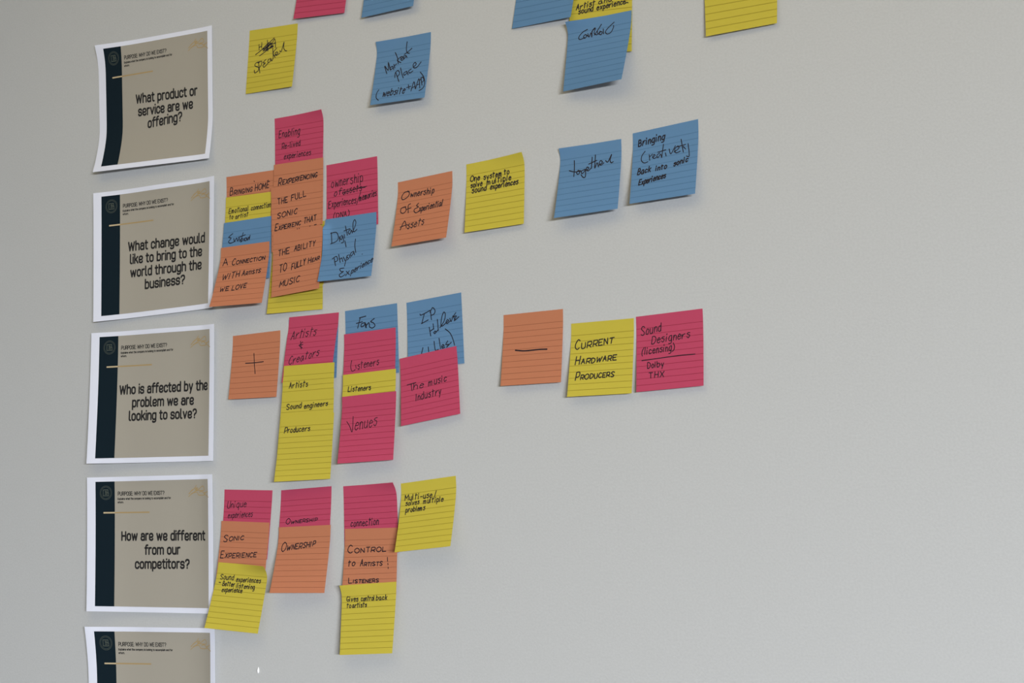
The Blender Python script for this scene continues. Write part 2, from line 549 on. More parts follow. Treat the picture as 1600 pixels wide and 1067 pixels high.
# ------------------------------------------------------------------ the question cards
# corners on the wall in mm (from the camera's foot point, y up), distances from the wall in 1/100 mm
CARDS = [
 {'label': 'printed question card about the product or service, topmost of the five down the left', 'lines': [('What product or', (0.3371, 0.494), (0.5255, 0.0065), (0.0, -0.0685)), ('service are we', (0.3564, 0.5928), (0.4676, 0.0021), (0.0, -0.0684)), ('offering?', (0.4405, 0.6951), (0.2902, -0.018), (0.0, -0.0688))], 'corners': [(-1697.05, 634.55), (-1496.58, 626.79), (-1492.38, 460.98), (-1688.98, 467.96)],
  'z': [
   '630 417 229 85 36 30 30 30 31 58 180',
   '339 240 140 65 34 30 30 30 31 58 180',
   '131 104 69 43 32 30 30 30 31 58 180',
   '43 40 35 32 30 30 30 30 31 58 180',
   '30 30 30 30 30 30 30 30 31 58 180',
   '30 30 30 30 30 30 30 30 31 58 180',
   '30 30 30 30 30 30 30 30 31 58 180',
   '30 30 30 30 30 30 30 30 31 58 180',
   '30 30 30 30 30 30 30 30 31 58 180',
   '40 40 40 39 39 38 38 37 37 64 180',
   '120 117 113 108 104 100 96 92 88 111 214',
   '329 318 305 291 277 263 249 235 221 235 337',
   '616 595 568 541 513 486 459 431 405 404 495',
   '954 917 875 832 789 746 703 660 618 602 678',
   '1330 1270 1210 1150 1090 1030 970 910 850 794 880',
  ]},
 {'label': 'printed question card about what change to bring to the world', 'lines': [('What change would', (0.2831, 0.4796), (0.6321, 0.0098), (0.0, -0.0689)), ('like to bring to the', (0.299, 0.5803), (0.593, 0.0092), (0.0, -0.0688)), ('world through the', (0.3027, 0.6831), (0.5876, 0.0071), (0.0, -0.0687)), ('business?', (0.426, 0.7871), (0.3256, -0.0014), (0.0, -0.0684))], 'corners': [(-1696.48, 443.1), (-1486.34, 439.11), (-1487.0, 280.15), (-1689.4, 278.53)],
  'z': [
   '530 340 190 145 203 290 290 290 290 339 630',
   '537 346 192 113 110 132 139 139 154 282 616',
   '548 356 198 95 63 62 64 64 85 242 605',
   '561 370 210 103 66 62 62 62 84 241 597',
   '577 386 226 119 82 78 78 78 99 250 592',
   '595 403 244 137 100 95 95 95 116 260 588',
   '615 423 264 157 120 115 115 115 135 273 586',
   '637 445 285 178 141 137 137 137 156 287 587',
   '660 468 308 202 165 160 160 160 178 304 588',
   '685 493 333 226 189 185 185 185 202 321 592',
   '711 519 360 253 216 211 211 211 227 340 597',
   '739 547 387 280 243 239 239 239 254 361 603',
   '768 576 416 309 273 268 268 268 282 383 611',
   '798 606 447 340 303 298 298 298 312 406 620',
   '830 632 470 363 330 330 330 330 335 425 630',
  ]},
 {'label': 'printed question card asking who is affected by the problem', 'lines': [('Who is affected by the', (0.2357, 0.4787), (0.7048, -0.0028), (0.0, -0.0677)), ('problem we are', (0.3395, 0.5785), (0.4856, 0.0004), (0.0, -0.0672)), ('looking to solve?', (0.317, 0.68), (0.5337, -0.0013), (0.0, -0.0672))], 'corners': [(-1695.74, 265.19), (-1484.27, 260.43), (-1483.84, 98.33), (-1693.07, 101.73)],
  'z': [
   '530 342 192 147 203 290 290 290 290 339 630',
   '546 355 200 120 116 138 143 142 156 283 616',
   '571 378 218 112 78 74 73 71 89 245 605',
   '603 408 244 133 92 83 79 75 93 245 597',
   '640 443 277 163 120 109 103 97 112 256 592',
   '682 482 314 198 152 139 130 122 134 269 588',
   '728 526 355 236 188 172 161 149 158 284 586',
   '779 573 399 278 227 208 194 180 184 302 587',
   '833 624 447 323 269 247 230 212 213 321 588',
   '891 679 499 371 313 288 268 247 243 342 592',
   '952 737 553 422 361 332 308 284 276 364 597',
   '1017 798 610 475 411 378 350 323 310 389 603',
   '1085 862 670 532 463 427 395 363 346 415 611',
   '1156 929 733 590 518 477 442 406 384 442 620',
   '1230 992 790 637 570 530 490 450 413 464 630',
  ]},
 {'label': 'printed question card asking how we differ from competitors', 'lines': [('How are we different', (0.2678, 0.472), (0.6589, 0.0001), (0.0, -0.0659)), ('from our', (0.454, 0.5758), (0.2708, -0.0025), (0.0, -0.0652)), ('competitors?', (0.3763, 0.679), (0.4221, -0.0034), (0.0, -0.0653))], 'corners': [(-1699.48, 85.0), (-1485.2, 82.84), (-1481.25, -79.42), (-1690.99, -79.1)],
  'z': [
   '530 341 191 146 203 290 290 290 290 339 630',
   '542 350 196 116 113 135 141 140 155 282 616',
   '560 367 208 103 70 68 68 67 87 244 605',
   '582 389 227 118 79 73 70 68 89 243 597',
   '609 414 251 141 101 93 90 87 105 253 592',
   '639 443 279 167 126 117 113 109 125 265 588',
   '672 474 309 197 154 144 138 132 146 279 586',
   '708 509 342 228 184 173 165 158 170 295 587',
   '746 546 378 262 217 204 195 186 195 312 588',
   '788 586 416 299 251 237 226 216 223 332 592',
   '832 628 456 337 288 272 260 247 252 352 597',
   '878 672 499 378 327 309 295 281 282 375 603',
   '926 719 543 421 368 347 332 316 314 399 611',
   '977 768 590 465 410 388 370 352 348 424 620',
   '1030 812 630 500 450 430 410 390 374 444 630',
  ]},
 {'label': 'printed question card cut off by the bottom edge of the picture', 'lines': [], 'corners': [(-1693.96, -97.79), (-1479.23, -95.93), (-1476.69, -254.93), (-1683.19, -263.59)],
  'z': [
   '1030 707 422 269 203 290 290 290 290 339 630',
   '892 614 371 202 125 132 139 139 154 282 616',
   '775 529 314 153 73 62 64 64 85 242 605',
   '682 463 273 134 72 62 62 62 84 241 597',
   '617 420 249 131 84 78 78 78 99 250 592',
   '595 408 247 139 101 95 95 95 116 260 588',
   '615 423 264 157 120 115 115 115 135 273 586',
   '637 445 285 178 141 137 137 137 156 287 587',
   '660 468 308 202 165 160 160 160 178 304 588',
   '685 493 333 226 189 185 185 185 202 321 592',
   '711 519 360 253 216 211 211 211 227 340 597',
   '739 547 387 280 243 239 239 239 254 361 603',
   '768 576 416 309 273 268 268 268 282 383 611',
   '798 606 447 340 303 298 298 298 312 406 620',
   '830 632 470 363 330 330 330 330 335 425 630',
  ]},
]
PRINTAREA = {'band': (0.0652, 0.034, 0.2122, 0.9613),
 'head': ((0.2379, 0.1398), (0.3673, 0), (0.0, -0.0291)),
 'panel': (0.2201, 0.034, 0.9607, 0.9613),
 'ring_c': (0.1443, 0.1183),
 'ring_r': (0.0453, 0.0515),
 'rule': ((0.1256, 0.2676), (0.4868, 0.2676)),
 'scribble': [[(0.797, 0.1378), (0.8189, 0.1173), (0.8435, 0.0995), (0.8607, 0.0777)],
              [(0.7952, 0.158),
               (0.8207, 0.1383),
               (0.845, 0.1284),
               (0.8657, 0.1288),
               (0.8783, 0.1479),
               (0.9235, 0.1488),
               (0.9336, 0.1355),
               (0.9574, 0.1231)],
              [(0.8029, 0.1353),
               (0.819, 0.1147),
               (0.8464, 0.0996),
               (0.8715, 0.0962),
               (0.8488, 0.1101),
               (0.8785, 0.1056),
               (0.9095, 0.0841),
               (0.9237, 0.0936),
               (0.9246, 0.1145),
               (0.8957, 0.1164),
               (0.8604, 0.1156),
               (0.8361, 0.1282),
               (0.8147, 0.1382)],
              [(0.9236, 0.1405), (0.9398, 0.1487), (0.963, 0.1653)],
              [(0.8834, 0.1292), (0.9015, 0.1217), (0.9239, 0.1327), (0.9403, 0.1305)]],
 'sub1': ((0.2352, 0.1712), (0.4197, 0), (0.0, -0.014)),
 'sub2': ((0.2351, 0.1968), (0.0448, 0), (0.0, -0.014))}
CARD_SIZE = (214.3, 164.4)


def make_card(c):
    s = Sheet(c['corners'], c['z'])
    card = s.mesh('question_card', M_PAPER, 0.10, 6, 5)
    tag(card, c['label'], 'printed page', 'printed question cards in a column down the left of the wall')
    A = PRINTAREA
    s.patch('beige_panel', A['band'][2], A['panel'][1], A['panel'][2], A['panel'][3], M_BEIGE, card, 0.14)
    band = s.patch('dark_band', *A['band'], M_NAVY, card, 0.14)
    # emblem: a ring around a block letter B, pale on the dark band
    (cu, cv), (ru, rv) = A['ring_c'], A['ring_r']
    ring = [[(cu + ru * math.cos(t * math.pi / 18), cv + rv * math.sin(t * math.pi / 18)) for t in range(37)]]
    ring.append([(cu + ru * .84 * math.cos(t * math.pi / 18), cv + rv * .84 * math.sin(t * math.pi / 18)) for t in range(37)])
    s.ribbons('emblem_ring', ring, 0.55, M_EMBLEM, band, 0.21, CARD_SIZE)
    bu, bv = ru * .45, rv * .43
    letter = [[(cu - bu, cv - bv), (cu - bu, cv + bv)],
              [(cu - bu, cv - bv), (cu + bu * .8, cv - bv), (cu + bu * .8, cv - bv * .1), (cu - bu * .2, cv - bv * .1)],
              [(cu - bu * .2, cv - bv * .0), (cu + bu, cv - bv * .0), (cu + bu, cv + bv), (cu - bu, cv + bv)],
              [(cu - bu * .3, cv - bv * .5), (cu + bu * .3, cv - bv * .5)], [(cu - bu * .3, cv + bv * .5), (cu + bu * .5, cv + bv * .5)]]
    s.ribbons('emblem_letter', letter, 1.15, M_EMBLEM, band, 0.21, CARD_SIZE)
    # gold rule, paler where it crosses the dark band
    (g0u, g0v), (g1u, g1v) = A['rule']
    bx = A['band'][2]
    s.patch('gold_rule', g0u, g0v - .0048, g1u, g0v + .0048, M_GOLD, card, 0.22)
    s.patch('pale_rule_end', g0u, g0v - .0056, bx, g0v + .0056, M_GOLDPALE, band, 0.26)
    s.ribbons('gold_scribble', [flow(st) for st in A['scribble']], 0.9, M_GOLD, card, 0.22, CARD_SIZE)
    hd = place(print_strokes('PURPOSE: WHY DO WE EXIST?', 1.9), *A['head'])
    s.ribbons('heading_text', hd, 0.85, M_TEXT, card, 0.22, CARD_SIZE)
    sub = place(print_strokes('Explains what the company is looking to accomplish and for'), *A['sub1'])
    sub += place(print_strokes('whom.'), *A['sub2'])
    s.ribbons('caption_text', sub, 0.6, M_TEXT, card, 0.22, CARD_SIZE)
    if c['lines']:
        q = []
        for txt, o, ex, ey in c['lines']:
            q += place(print_strokes(txt), o, ex, ey)
        s.ribbons('question_text', q, 2.35, M_TEXT, card, 0.22, CARD_SIZE)
    return card


for c in CARDS:
    make_card(c)

# ------------------------------------------------------------------ the sticky notes
# (paper colour, label, corners on the wall in mm, distances from the wall, writing, pen)
# writing: a word = (style, text, origin, along, up) in sheet (u, v); a drawn line = list of (u, v) in 1/1000
NOTES = [
 {'paper': 'pink', 'label': 'pink sticky note cut off at the top, above a yellow note', 'ink': [], 'corners': [(-1351.55, 689.18), (-1276.84, 683.38), (-1286.43, 604.23), (-1362.26, 610.1)],
  'z': [
   '25 25 25 25 25 25 25 25 25 25 25',
   '25 25 25 25 25 25 25 25 25 25 25',
   '28 28 28 28 28 28 28 27 27 27 27',
   '46 46 45 44 43 43 42 41 40 40 39',
   '78 76 74 72 71 69 67 65 63 61 60',
   '115 112 109 106 103 99 96 93 90 87 84',
   '155 151 146 142 137 133 128 124 119 114 111',
   '198 192 186 180 174 168 162 156 150 143 139',
   '242 235 227 220 212 204 197 189 181 174 168',
   '288 279 270 261 251 242 233 224 215 205 198',
   '336 325 314 303 292 281 270 259 249 238 230',
   '384 372 359 347 334 321 309 296 284 271 262',
   '434 420 405 391 377 362 348 334 319 305 294',
   '485 469 453 436 420 404 388 372 356 340 328',
   '536 518 501 483 465 447 429 411 393 375 357',
  ]},
 {'paper': 'blue', 'label': 'blank blue sticky note cut off at the top, above the market place note', 'ink': [], 'corners': [(-1252.31, 672.4), (-1178.87, 668.01), (-1183.42, 592.4), (-1259.09, 592.88)],
  'z': [
   '25 25 25 25 25 25 25 25 25 25 25',
   '25 25 25 25 25 25 25 25 25 25 25',
   '29 29 29 29 29 29 30 30 30 30 30',
   '50 51 52 53 54 54 55 56 57 58 59',
   '87 89 91 93 96 98 100 103 105 107 109',
   '130 133 137 141 145 149 153 157 161 165 168',
   '178 182 187 193 199 204 210 216 221 227 232',
   '227 233 240 248 255 263 270 278 285 293 300',
   '279 286 296 305 314 324 333 343 352 361 370',
   '333 341 353 364 376 387 398 410 421 433 444',
   '388 398 412 425 439 452 465 479 492 506 519',
   '445 456 472 488 503 519 534 550 566 581 596',
   '503 516 534 552 569 587 605 623 640 658 676',
   '562 577 597 617 637 657 677 697 717 737 756',
   '617 639 661 683 706 728 750 772 794 816 839',
  ]},
 {'paper': 'yellow', 'label': 'yellow sticky note at the top, between two blue ones, reading sound experience', 'ink': [('t', 1.15, 'h', 'Artist', (0.1055, 0.4562), (0.2982, -0.0264), (0.0066, -0.0657)), ('t', 1.15, 'h', 'and', (0.4686, 0.4178), (0.2017, -0.0157), (0.005, -0.0505)), ('t', 1.15, 'h', 'sound', (0.1459, 0.5093), (0.232, -0.0174), (0.0062, -0.062)), ('t', 1.15, 'h', 'experience', (0.4428, 0.4869), (0.4501, -0.033), (0.006, -0.0604)), ('p', 1.15, [[(890, 452), (914, 441), (938, 446)]])], 'corners': [(-979.79, 592.15), (-906.12, 589.48), (-906.76, 496.06), (-984.36, 504.65)],
  'z': [
   '25 25 25 25 25 25 25 25 25 25 25',
   '25 25 25 25 25 25 25 25 25 25 25',
   '27 27 27 27 27 27 27 27 27 27 27',
   '41 40 40 39 39 39 38 38 37 37 37',
   '64 63 62 61 60 59 58 57 56 55 54',
   '91 89 88 86 84 82 81 79 77 75 74',
   '120 118 116 113 111 108 105 103 100 98 96',
   '152 149 145 142 138 135 132 128 125 121 119',
   '184 180 176 172 167 163 159 155 150 146 143',
   '218 213 208 203 198 192 187 182 177 172 168',
   '253 247 241 235 229 222 216 210 204 198 194',
   '288 281 274 267 260 253 246 239 232 225 220',
   '325 317 309 301 293 285 277 269 261 253 247',
   '362 353 344 335 326 317 308 299 290 281 275',
   '400 390 380 370 360 350 340 330 320 310 300',
  ]},
 {'paper': 'blue', 'label': 'blue sticky note cut off at the top, its corner overlapping a yellow note', 'ink': [], 'corners': [(-1041.04, 630.07), (-965.68, 627.42), (-977.62, 543.64), (-1055.09, 545.57)],
  'z': [
   '25 25 25 25 25 25 25 25 25 25 25',
   '25 25 25 25 25 25 25 25 25 25 25',
   '26 26 27 27 27 28 28 28 28 29 29',
   '32 34 36 38 40 42 44 46 48 50 52',
   '43 47 52 57 62 67 72 77 82 87 91',
   '56 63 71 80 88 97 105 114 122 131 138',
   '70 79 92 104 116 128 141 153 165 178 189',
   '85 97 113 130 146 162 178 195 211 227 243',
   '100 116 136 156 177 197 218 238 259 279 299',
   '116 135 160 184 209 234 259 283 308 333 357',
   '133 155 184 213 242 271 301 330 359 388 417',
   '149 175 209 242 276 310 344 377 411 445 479',
   '167 195 234 272 311 349 388 426 465 503 541',
   '184 217 260 303 346 390 433 476 519 562 605',
   '197 238 286 334 382 430 479 527 575 623 671',
  ]},
 {'paper': 'yellow', 'label': 'blank yellow sticky note cut off at the top, furthest right of all', 'ink': [], 'corners': [(-824.71, 588.05), (-742.22, 582.42), (-742.89, 496.48), (-820.09, 496.14)],
  'z': [
   '25 25 25 25 25 25 25 25 25 25 25',
   '25 25 25 25 25 25 25 25 25 25 25',
   '28 28 28 28 28 28 28 28 27 27 27',
   '45 45 44 44 43 43 42 42 42 41 41',
   '74 73 72 71 70 69 68 67 66 65 64',
   '108 107 105 104 102 100 98 97 95 93 92',
   '146 144 141 139 136 133 131 128 126 123 121',
   '185 182 179 176 172 169 165 162 159 155 153',
   '227 223 218 214 210 206 201 197 193 189 185',
   '269 264 259 254 249 244 239 234 228 223 219',
   '313 308 301 295 289 283 277 271 265 259 254',
   '359 352 345 338 331 324 317 310 303 296 290',
   '405 397 389 381 373 365 357 349 341 333 327',
   '452 443 434 425 416 407 398 389 380 371 364',
   '500 490 480 470 460 450 440 430 420 410 400',
  ]},
 {'paper': 'yellow', 'label': 'yellow sticky note with a word crossed out above the word speaker', 'ink': [('p', 1.1, [[(218, 244), (226, 331)], [(273, 219), (278, 308)], [(222, 290), (278, 275)], [(158, 397), (268, 342), (530, 175)], [(246, 426), (385, 361), (517, 296)], [(268, 344), (422, 236), (300, 333), (492, 254), (311, 357), (526, 307), (383, 345), (450, 276)], [(462, 312), (540, 194), (571, 330)], [(482, 270), (567, 259)], [(389, 195), (415, 371)], [(324, 330), (471, 242), (368, 353), (508, 289)]]), ('p', 1.1, [[(261, 520), (179, 531), (161, 576), (242, 610), (237, 661), (169, 688), (153, 643)], [(234, 535), (279, 701)], [(221, 536), (299, 518), (290, 591), (249, 613)], [(386, 501), (330, 544), (380, 556), (334, 586), (362, 619), (439, 562)], [(462, 498), (432, 527), (452, 558), (488, 528), (484, 493), (515, 538), (539, 497)], [(513, 333), (542, 497)], [(598, 343), (531, 412), (582, 492)], [(559, 459), (625, 432), (610, 406), (575, 422), (600, 461), (671, 435)], [(666, 394), (700, 407), (741, 267), (741, 347), (775, 401), (814, 413)]])], 'corners': [(-1435.73, 609.91), (-1359.82, 605.51), (-1364.16, 529.75), (-1440.25, 533.0)],
  'z': [
   '25 25 25 25 25 25 25 25 25 25 25',
   '25 25 25 25 25 25 25 25 25 25 25',
   '26 26 26 26 27 27 27 27 28 28 28',
   '31 32 33 35 36 38 40 41 43 44 45',
   '39 42 46 50 53 57 61 65 68 72 75',
   '50 54 61 67 73 80 86 92 99 105 111',
   '61 67 77 86 95 104 113 122 132 141 149',
   '72 81 93 105 118 130 142 154 166 178 190',
   '84 96 111 126 141 157 172 187 202 218 233',
   '97 111 129 148 166 184 203 221 240 258 277',
   '110 126 148 170 191 213 235 257 279 300 322',
   '123 142 167 192 217 243 268 293 318 343 368',
   '136 158 187 215 244 273 301 330 359 387 416',
   '150 174 207 239 271 303 336 368 400 432 465',
   '160 191 227 263 299 335 371 406 442 478 514',
  ]},
 {'paper': 'blue', 'label': 'blue sticky note reading market place, alone in the top row', 'ink': [('p', 1.15, [[(177, 406), (234, 529)], [(179, 399), (255, 477), (237, 350), (295, 483)], [(329, 428), (288, 439), (302, 474), (337, 451), (335, 429), (357, 482)], [(348, 396), (375, 459)], [(359, 429), (395, 396)], [(352, 212), (407, 312), (429, 401)], [(470, 294), (404, 342), (478, 390)], [(471, 341), (506, 309), (476, 297), (470, 332), (490, 357), (534, 336)], [(553, 288), (516, 297), (519, 325), (556, 314), (562, 294), (583, 325)], [(567, 80), (556, 174), (574, 247), (621, 265)], [(526, 270), (589, 238), (660, 193)]]), ('p', 1.15, [[(403, 532), (485, 688)], [(398, 612), (395, 538), (441, 509), (477, 556), (443, 611)], [(483, 472), (519, 562), (558, 641)], [(608, 544), (558, 564), (572, 601), (614, 573), (614, 548), (641, 602)], [(688, 520), (646, 541), (668, 579), (722, 556)], [(722, 496), (770, 458), (746, 427), (716, 453), (732, 506), (790, 506), (857, 433)]]), ('p', 1.15, [[(124, 769), (92, 825), (98, 897), (146, 939)]]), ('p', 1.15, [[(644, 805), (720, 794)], [(671, 763), (693, 828)], [(734, 868), (768, 730), (810, 843)], [(741, 820), (804, 803)], [(815, 844), (853, 693), (891, 840)], [(825, 789), (878, 777)], [(889, 684), (926, 803)], [(874, 723), (913, 677), (948, 726), (912, 763)], [(865, 594), (937, 677), (970, 778), (947, 851), (884, 880)]]), ('t', 1.2, 'h', 'website', (0.2093, 0.89), (0.404, -0.0024), (0.0211, -0.1057))], 'corners': [(-1240.87, 562.4), (-1164.94, 561.51), (-1167.09, 485.94), (-1242.7, 488.17)],
  'z': [
   '325 266 209 156 105 60 29 25 25 25 25',
   '161 140 113 88 64 43 28 25 25 25 25',
   '67 62 55 48 42 36 32 31 31 31 31',
   '73 73 71 70 69 68 67 66 66 65 65',
   '136 135 133 132 131 129 128 127 125 124 123',
   '213 212 209 207 205 203 200 198 196 193 192',
   '297 295 292 288 285 282 278 275 272 269 266',
   '387 383 378 374 370 365 361 357 352 348 345',
   '480 475 469 464 458 453 447 442 436 431 427',
   '576 570 563 556 550 543 536 530 523 516 511',
   '675 668 660 652 644 636 628 621 613 605 599',
   '777 768 759 750 741 732 723 714 705 696 689',
   '881 871 861 850 840 830 819 809 799 788 781',
   '987 976 964 953 941 929 918 906 895 883 874',
   '1095 1082 1070 1057 1044 1031 1018 1005 992 979 966',
  ]},
 {'paper': 'blue', 'label': 'blue sticky note with one scrawled word, hanging over a yellow note at the top', 'ink': [('p', 1.05, [[(315, 148), (237, 176), (181, 233), (199, 273), (275, 261)], [(284, 215), (256, 237), (279, 269), (308, 238), (284, 215), (332, 247)], [(324, 210), (346, 263), (374, 206), (392, 271), (395, 184), (431, 146)], [(535, 113), (484, 181), (432, 247)], [(385, 192), (440, 152), (425, 222), (472, 254)], [(474, 198), (487, 249), (520, 207)], [(525, 221), (507, 243), (537, 263), (556, 229), (522, 216)], [(567, 185), (578, 259)], [(733, 119), (643, 184), (606, 235), (638, 271), (694, 258), (729, 189), (725, 165)]])], 'corners': [(-982.86, 538.79), (-906.47, 539.1), (-910.13, 464.2), (-985.76, 464.67)],
  'z': [
   '901 776 655 540 432 334 266 250 242 235 230',
   '571 524 463 404 349 300 263 250 242 235 230',
   '376 361 339 319 299 281 267 258 251 245 239',
   '338 334 329 324 320 315 311 307 303 300 297',
   '376 378 380 382 384 386 389 391 393 395 397',
   '430 437 446 454 463 472 481 490 499 508 515',
   '488 500 516 532 549 565 581 597 613 629 644',
   '550 567 591 615 639 662 686 710 733 757 780',
   '614 638 669 701 733 764 796 828 859 891 922',
   '680 710 750 790 830 870 910 950 990 1030 1069',
   '749 785 834 882 930 979 1027 1076 1124 1173 1220',
   '819 862 919 976 1033 1091 1148 1205 1262 1319 1376',
   '891 941 1007 1073 1139 1205 1271 1337 1403 1469 1535',
   '964 1021 1096 1171 1246 1322 1397 1472 1547 1622 1697',
   '1020 1102 1187 1271 1356 1440 1525 1609 1694 1778 1862',
  ]},
 {'paper': 'yellow', 'label': 'yellow sticky note almost wholly hidden behind the middle pile, a thin right edge showing', 'ink': [], 'corners': [(-1393.61, 365.96), (-1318.48, 366.72), (-1318.6, 293.51), (-1389.58, 290.12)],
  'z': [
   '25 25 25 25 25 25 25 25 25 25 25',
   '25 25 25 25 25 25 25 25 25 25 25',
   '26 26 26 26 26 26 26 26 26 26 26',
   '32 32 32 32 32 31 31 31 31 30 30',
   '43 43 42 42 41 41 40 40 39 38 38',
   '56 55 54 53 52 51 51 50 49 48 47',
   '70 68 67 66 65 63 62 61 59 58 57',
   '84 83 81 79 77 76 74 72 71 69 68',
   '99 97 95 93 91 89 87 85 82 80 79',
   '115 113 110 107 105 102 100 97 95 92 90',
   '131 128 125 122 119 116 113 110 107 104 102',
   '148 144 141 137 134 130 127 123 120 116 114',
   '165 161 157 153 149 145 141 137 133 129 126',
   '182 178 173 169 164 160 155 151 146 142 139',
   '200 195 190 185 180 175 170 165 160 155 150',
  ]},
 {'paper': 'yellow', 'label': 'yellow sticky note sticking out at the bottom of the tall orange pile', 'ink': [], 'corners': [(-1397.1, 340.53), (-1319.35, 341.17), (-1319.9, 264.98), (-1401.07, 265.67)],
  'z': [
   '117 117 116 115 114 113 112 111 110 109 108',
   '117 117 116 115 114 113 112 111 110 109 108',
   '120 119 118 117 116 114 113 112 111 110 109',
   '137 135 132 130 127 124 122 120 118 116 115',
   '167 162 157 151 146 141 136 132 130 128 126',
   '202 194 186 177 169 161 152 146 143 140 139',
   '240 229 217 205 194 182 170 161 156 153 151',
   '280 265 250 235 220 204 189 176 170 166 164',
   '322 304 285 266 247 228 209 192 184 180 177',
   '366 343 321 298 275 252 230 208 197 191 186',
   '410 384 357 331 304 277 251 225 200 176 157',
   '456 426 395 365 334 303 273 242 211 181 158',
   '503 469 434 399 364 330 295 260 225 191 164',
   '551 512 473 434 396 357 318 279 240 201 171',
   '600 557 514 470 427 384 341 297 254 211 177',
  ]},
 {'paper': 'orange', 'label': 'orange sticky note at the back of the left pile, reading bringing home', 'ink': [('t', 1.15, 'c', 'BRINGING', (0.0723, 0.3109), (0.4631, -0.0133), (0.0184, -0.1227)), ('t', 1.15, 'h', 'HOME', (0.6077, 0.2984), (0.2864, -0.023), (0.0099, -0.0991)), ('p', 1.0, [[(583, 132), (593, 141)]]), ('p', 1.0, [[(860, 160), (885, 154)]]), ('p', 1.0, [[(293, 345), (301, 346)]])], 'corners': [(-1471.93, 436.66), (-1395.55, 435.64), (-1396.54, 362.19), (-1468.7, 362.22)],
  'z': [
   '25 25 25 25 25 25 25 25 25 25 25',
   '25 25 25 25 25 25 25 25 25 25 25',
   '26 26 26 26 26 26 26 26 26 26 26',
   '34 34 34 34 34 34 34 34 34 34 34',
   '48 48 48 48 48 48 48 48 48 48 48',
   '65 65 65 65 65 65 65 65 65 65 65',
   '82 82 82 82 82 82 82 82 82 82 82',
   '101 101 101 101 101 101 101 101 101 101 101',
   '121 121 121 121 121 121 121 121 121 121 121',
   '141 141 141 141 141 141 141 141 141 141 141',
   '162 162 162 162 162 162 162 162 162 162 162',
   '183 183 183 183 183 183 183 183 183 183 183',
   '205 205 205 205 205 205 205 205 205 205 205',
   '227 227 227 227 227 227 227 227 227 227 227',
   '250 250 250 250 250 250 250 250 250 250 250',
  ]},
 {'paper': 'yellow', 'label': 'yellow sticky note peeking out between an orange note above and a blue note below', 'ink': [('t', 1.0, 'h', 'Emotional', (0.0778, 0.275), (0.4295, -0.0126), (0.0083, -0.083)), ('t', 1.0, 'h', 'connection', (0.5751, 0.265), (0.4156, -0.0223), (0.0078, -0.0782)), ('t', 1.0, 'h', 'to', (0.0971, 0.3704), (0.0759, -0.0081), (0.0069, -0.0687)), ('t', 1.0, 'h', 'artist', (0.232, 0.3715), (0.2739, -0.016), (0.0071, -0.0715))], 'corners': [(-1471.33, 411.57), (-1398.84, 409.99), (-1400.45, 336.79), (-1472.67, 337.87)],
  'z': [
   '137 137 138 138 138 139 139 139 140 140 140',
   '137 137 138 138 138 139 139 139 140 140 140',
   '139 139 140 140 140 141 141 141 142 142 142',
   '150 151 152 152 152 153 153 153 154 154 154',
   '162 170 170 171 171 172 172 172 173 173 173',
   '179 190 191 191 192 192 192 193 193 194 194',
   '196 211 212 212 213 213 214 214 215 215 215',
   '215 233 233 234 234 235 235 236 236 237 237',
   '234 255 255 256 256 257 257 258 258 259 259',
   '252 277 278 278 279 279 280 280 281 281 282',
   '269 270 272 272 272 272 273 273 273 273 273',
   '287 287 287 287 287 287 287 287 287 288 288',
   '307 307 308 308 308 308 308 308 308 308 308',
   '329 329 329 329 329 329 329 329 329 329 329',
   '350 350 350 350 350 350 350 350 350 350 350',
  ]},
 {'paper': 'blue', 'label': 'blue sticky note half covered by the orange note about artists we love', 'ink': [('p', 1.1, [[(207, 193), (125, 244), (178, 265), (127, 316), (171, 347), (266, 326)], [(233, 275), (254, 325), (293, 273), (317, 327), (348, 285), (359, 335)], [(427, 204), (384, 353)], [(330, 272), (473, 243)], [(399, 295), (377, 320), (403, 344), (429, 309), (399, 295)], [(452, 297), (451, 342)], [(481, 295), (459, 324), (487, 342), (506, 307), (481, 293)], [(514, 293), (522, 339), (552, 286), (558, 332), (575, 263)]])], 'corners': [(-1472.63, 380.63), (-1397.28, 380.89), (-1398.35, 307.87), (-1478.64, 306.84)],
  'z': [
   '293 293 293 293 293 293 293 293 292 292 292',
   '293 293 293 293 293 293 293 293 292 292 292',
   '295 295 295 296 295 295 295 295 295 294 294',
   '300 304 309 308 308 308 308 307 307 307 300',
   '310 310 311 311 311 311 311 312 312 312 310',
   '321 322 322 322 321 321 321 321 321 321 320',
   '335 340 339 339 338 338 337 337 336 335 333',
   '350 361 360 359 359 358 357 356 356 355 348',
   '363 382 381 381 380 379 378 378 377 376 361',
   '376 376 377 377 377 377 377 377 376 375 375',
   '388 388 388 388 388 388 388 388 388 388 388',
   '403 403 403 403 403 403 403 403 403 403 403',
   '419 419 419 419 419 419 419 418 418 418 418',
   '434 434 434 434 434 434 434 434 434 434 434',
   '450 450 450 450 450 450 450 450 450 450 450',
  ]},
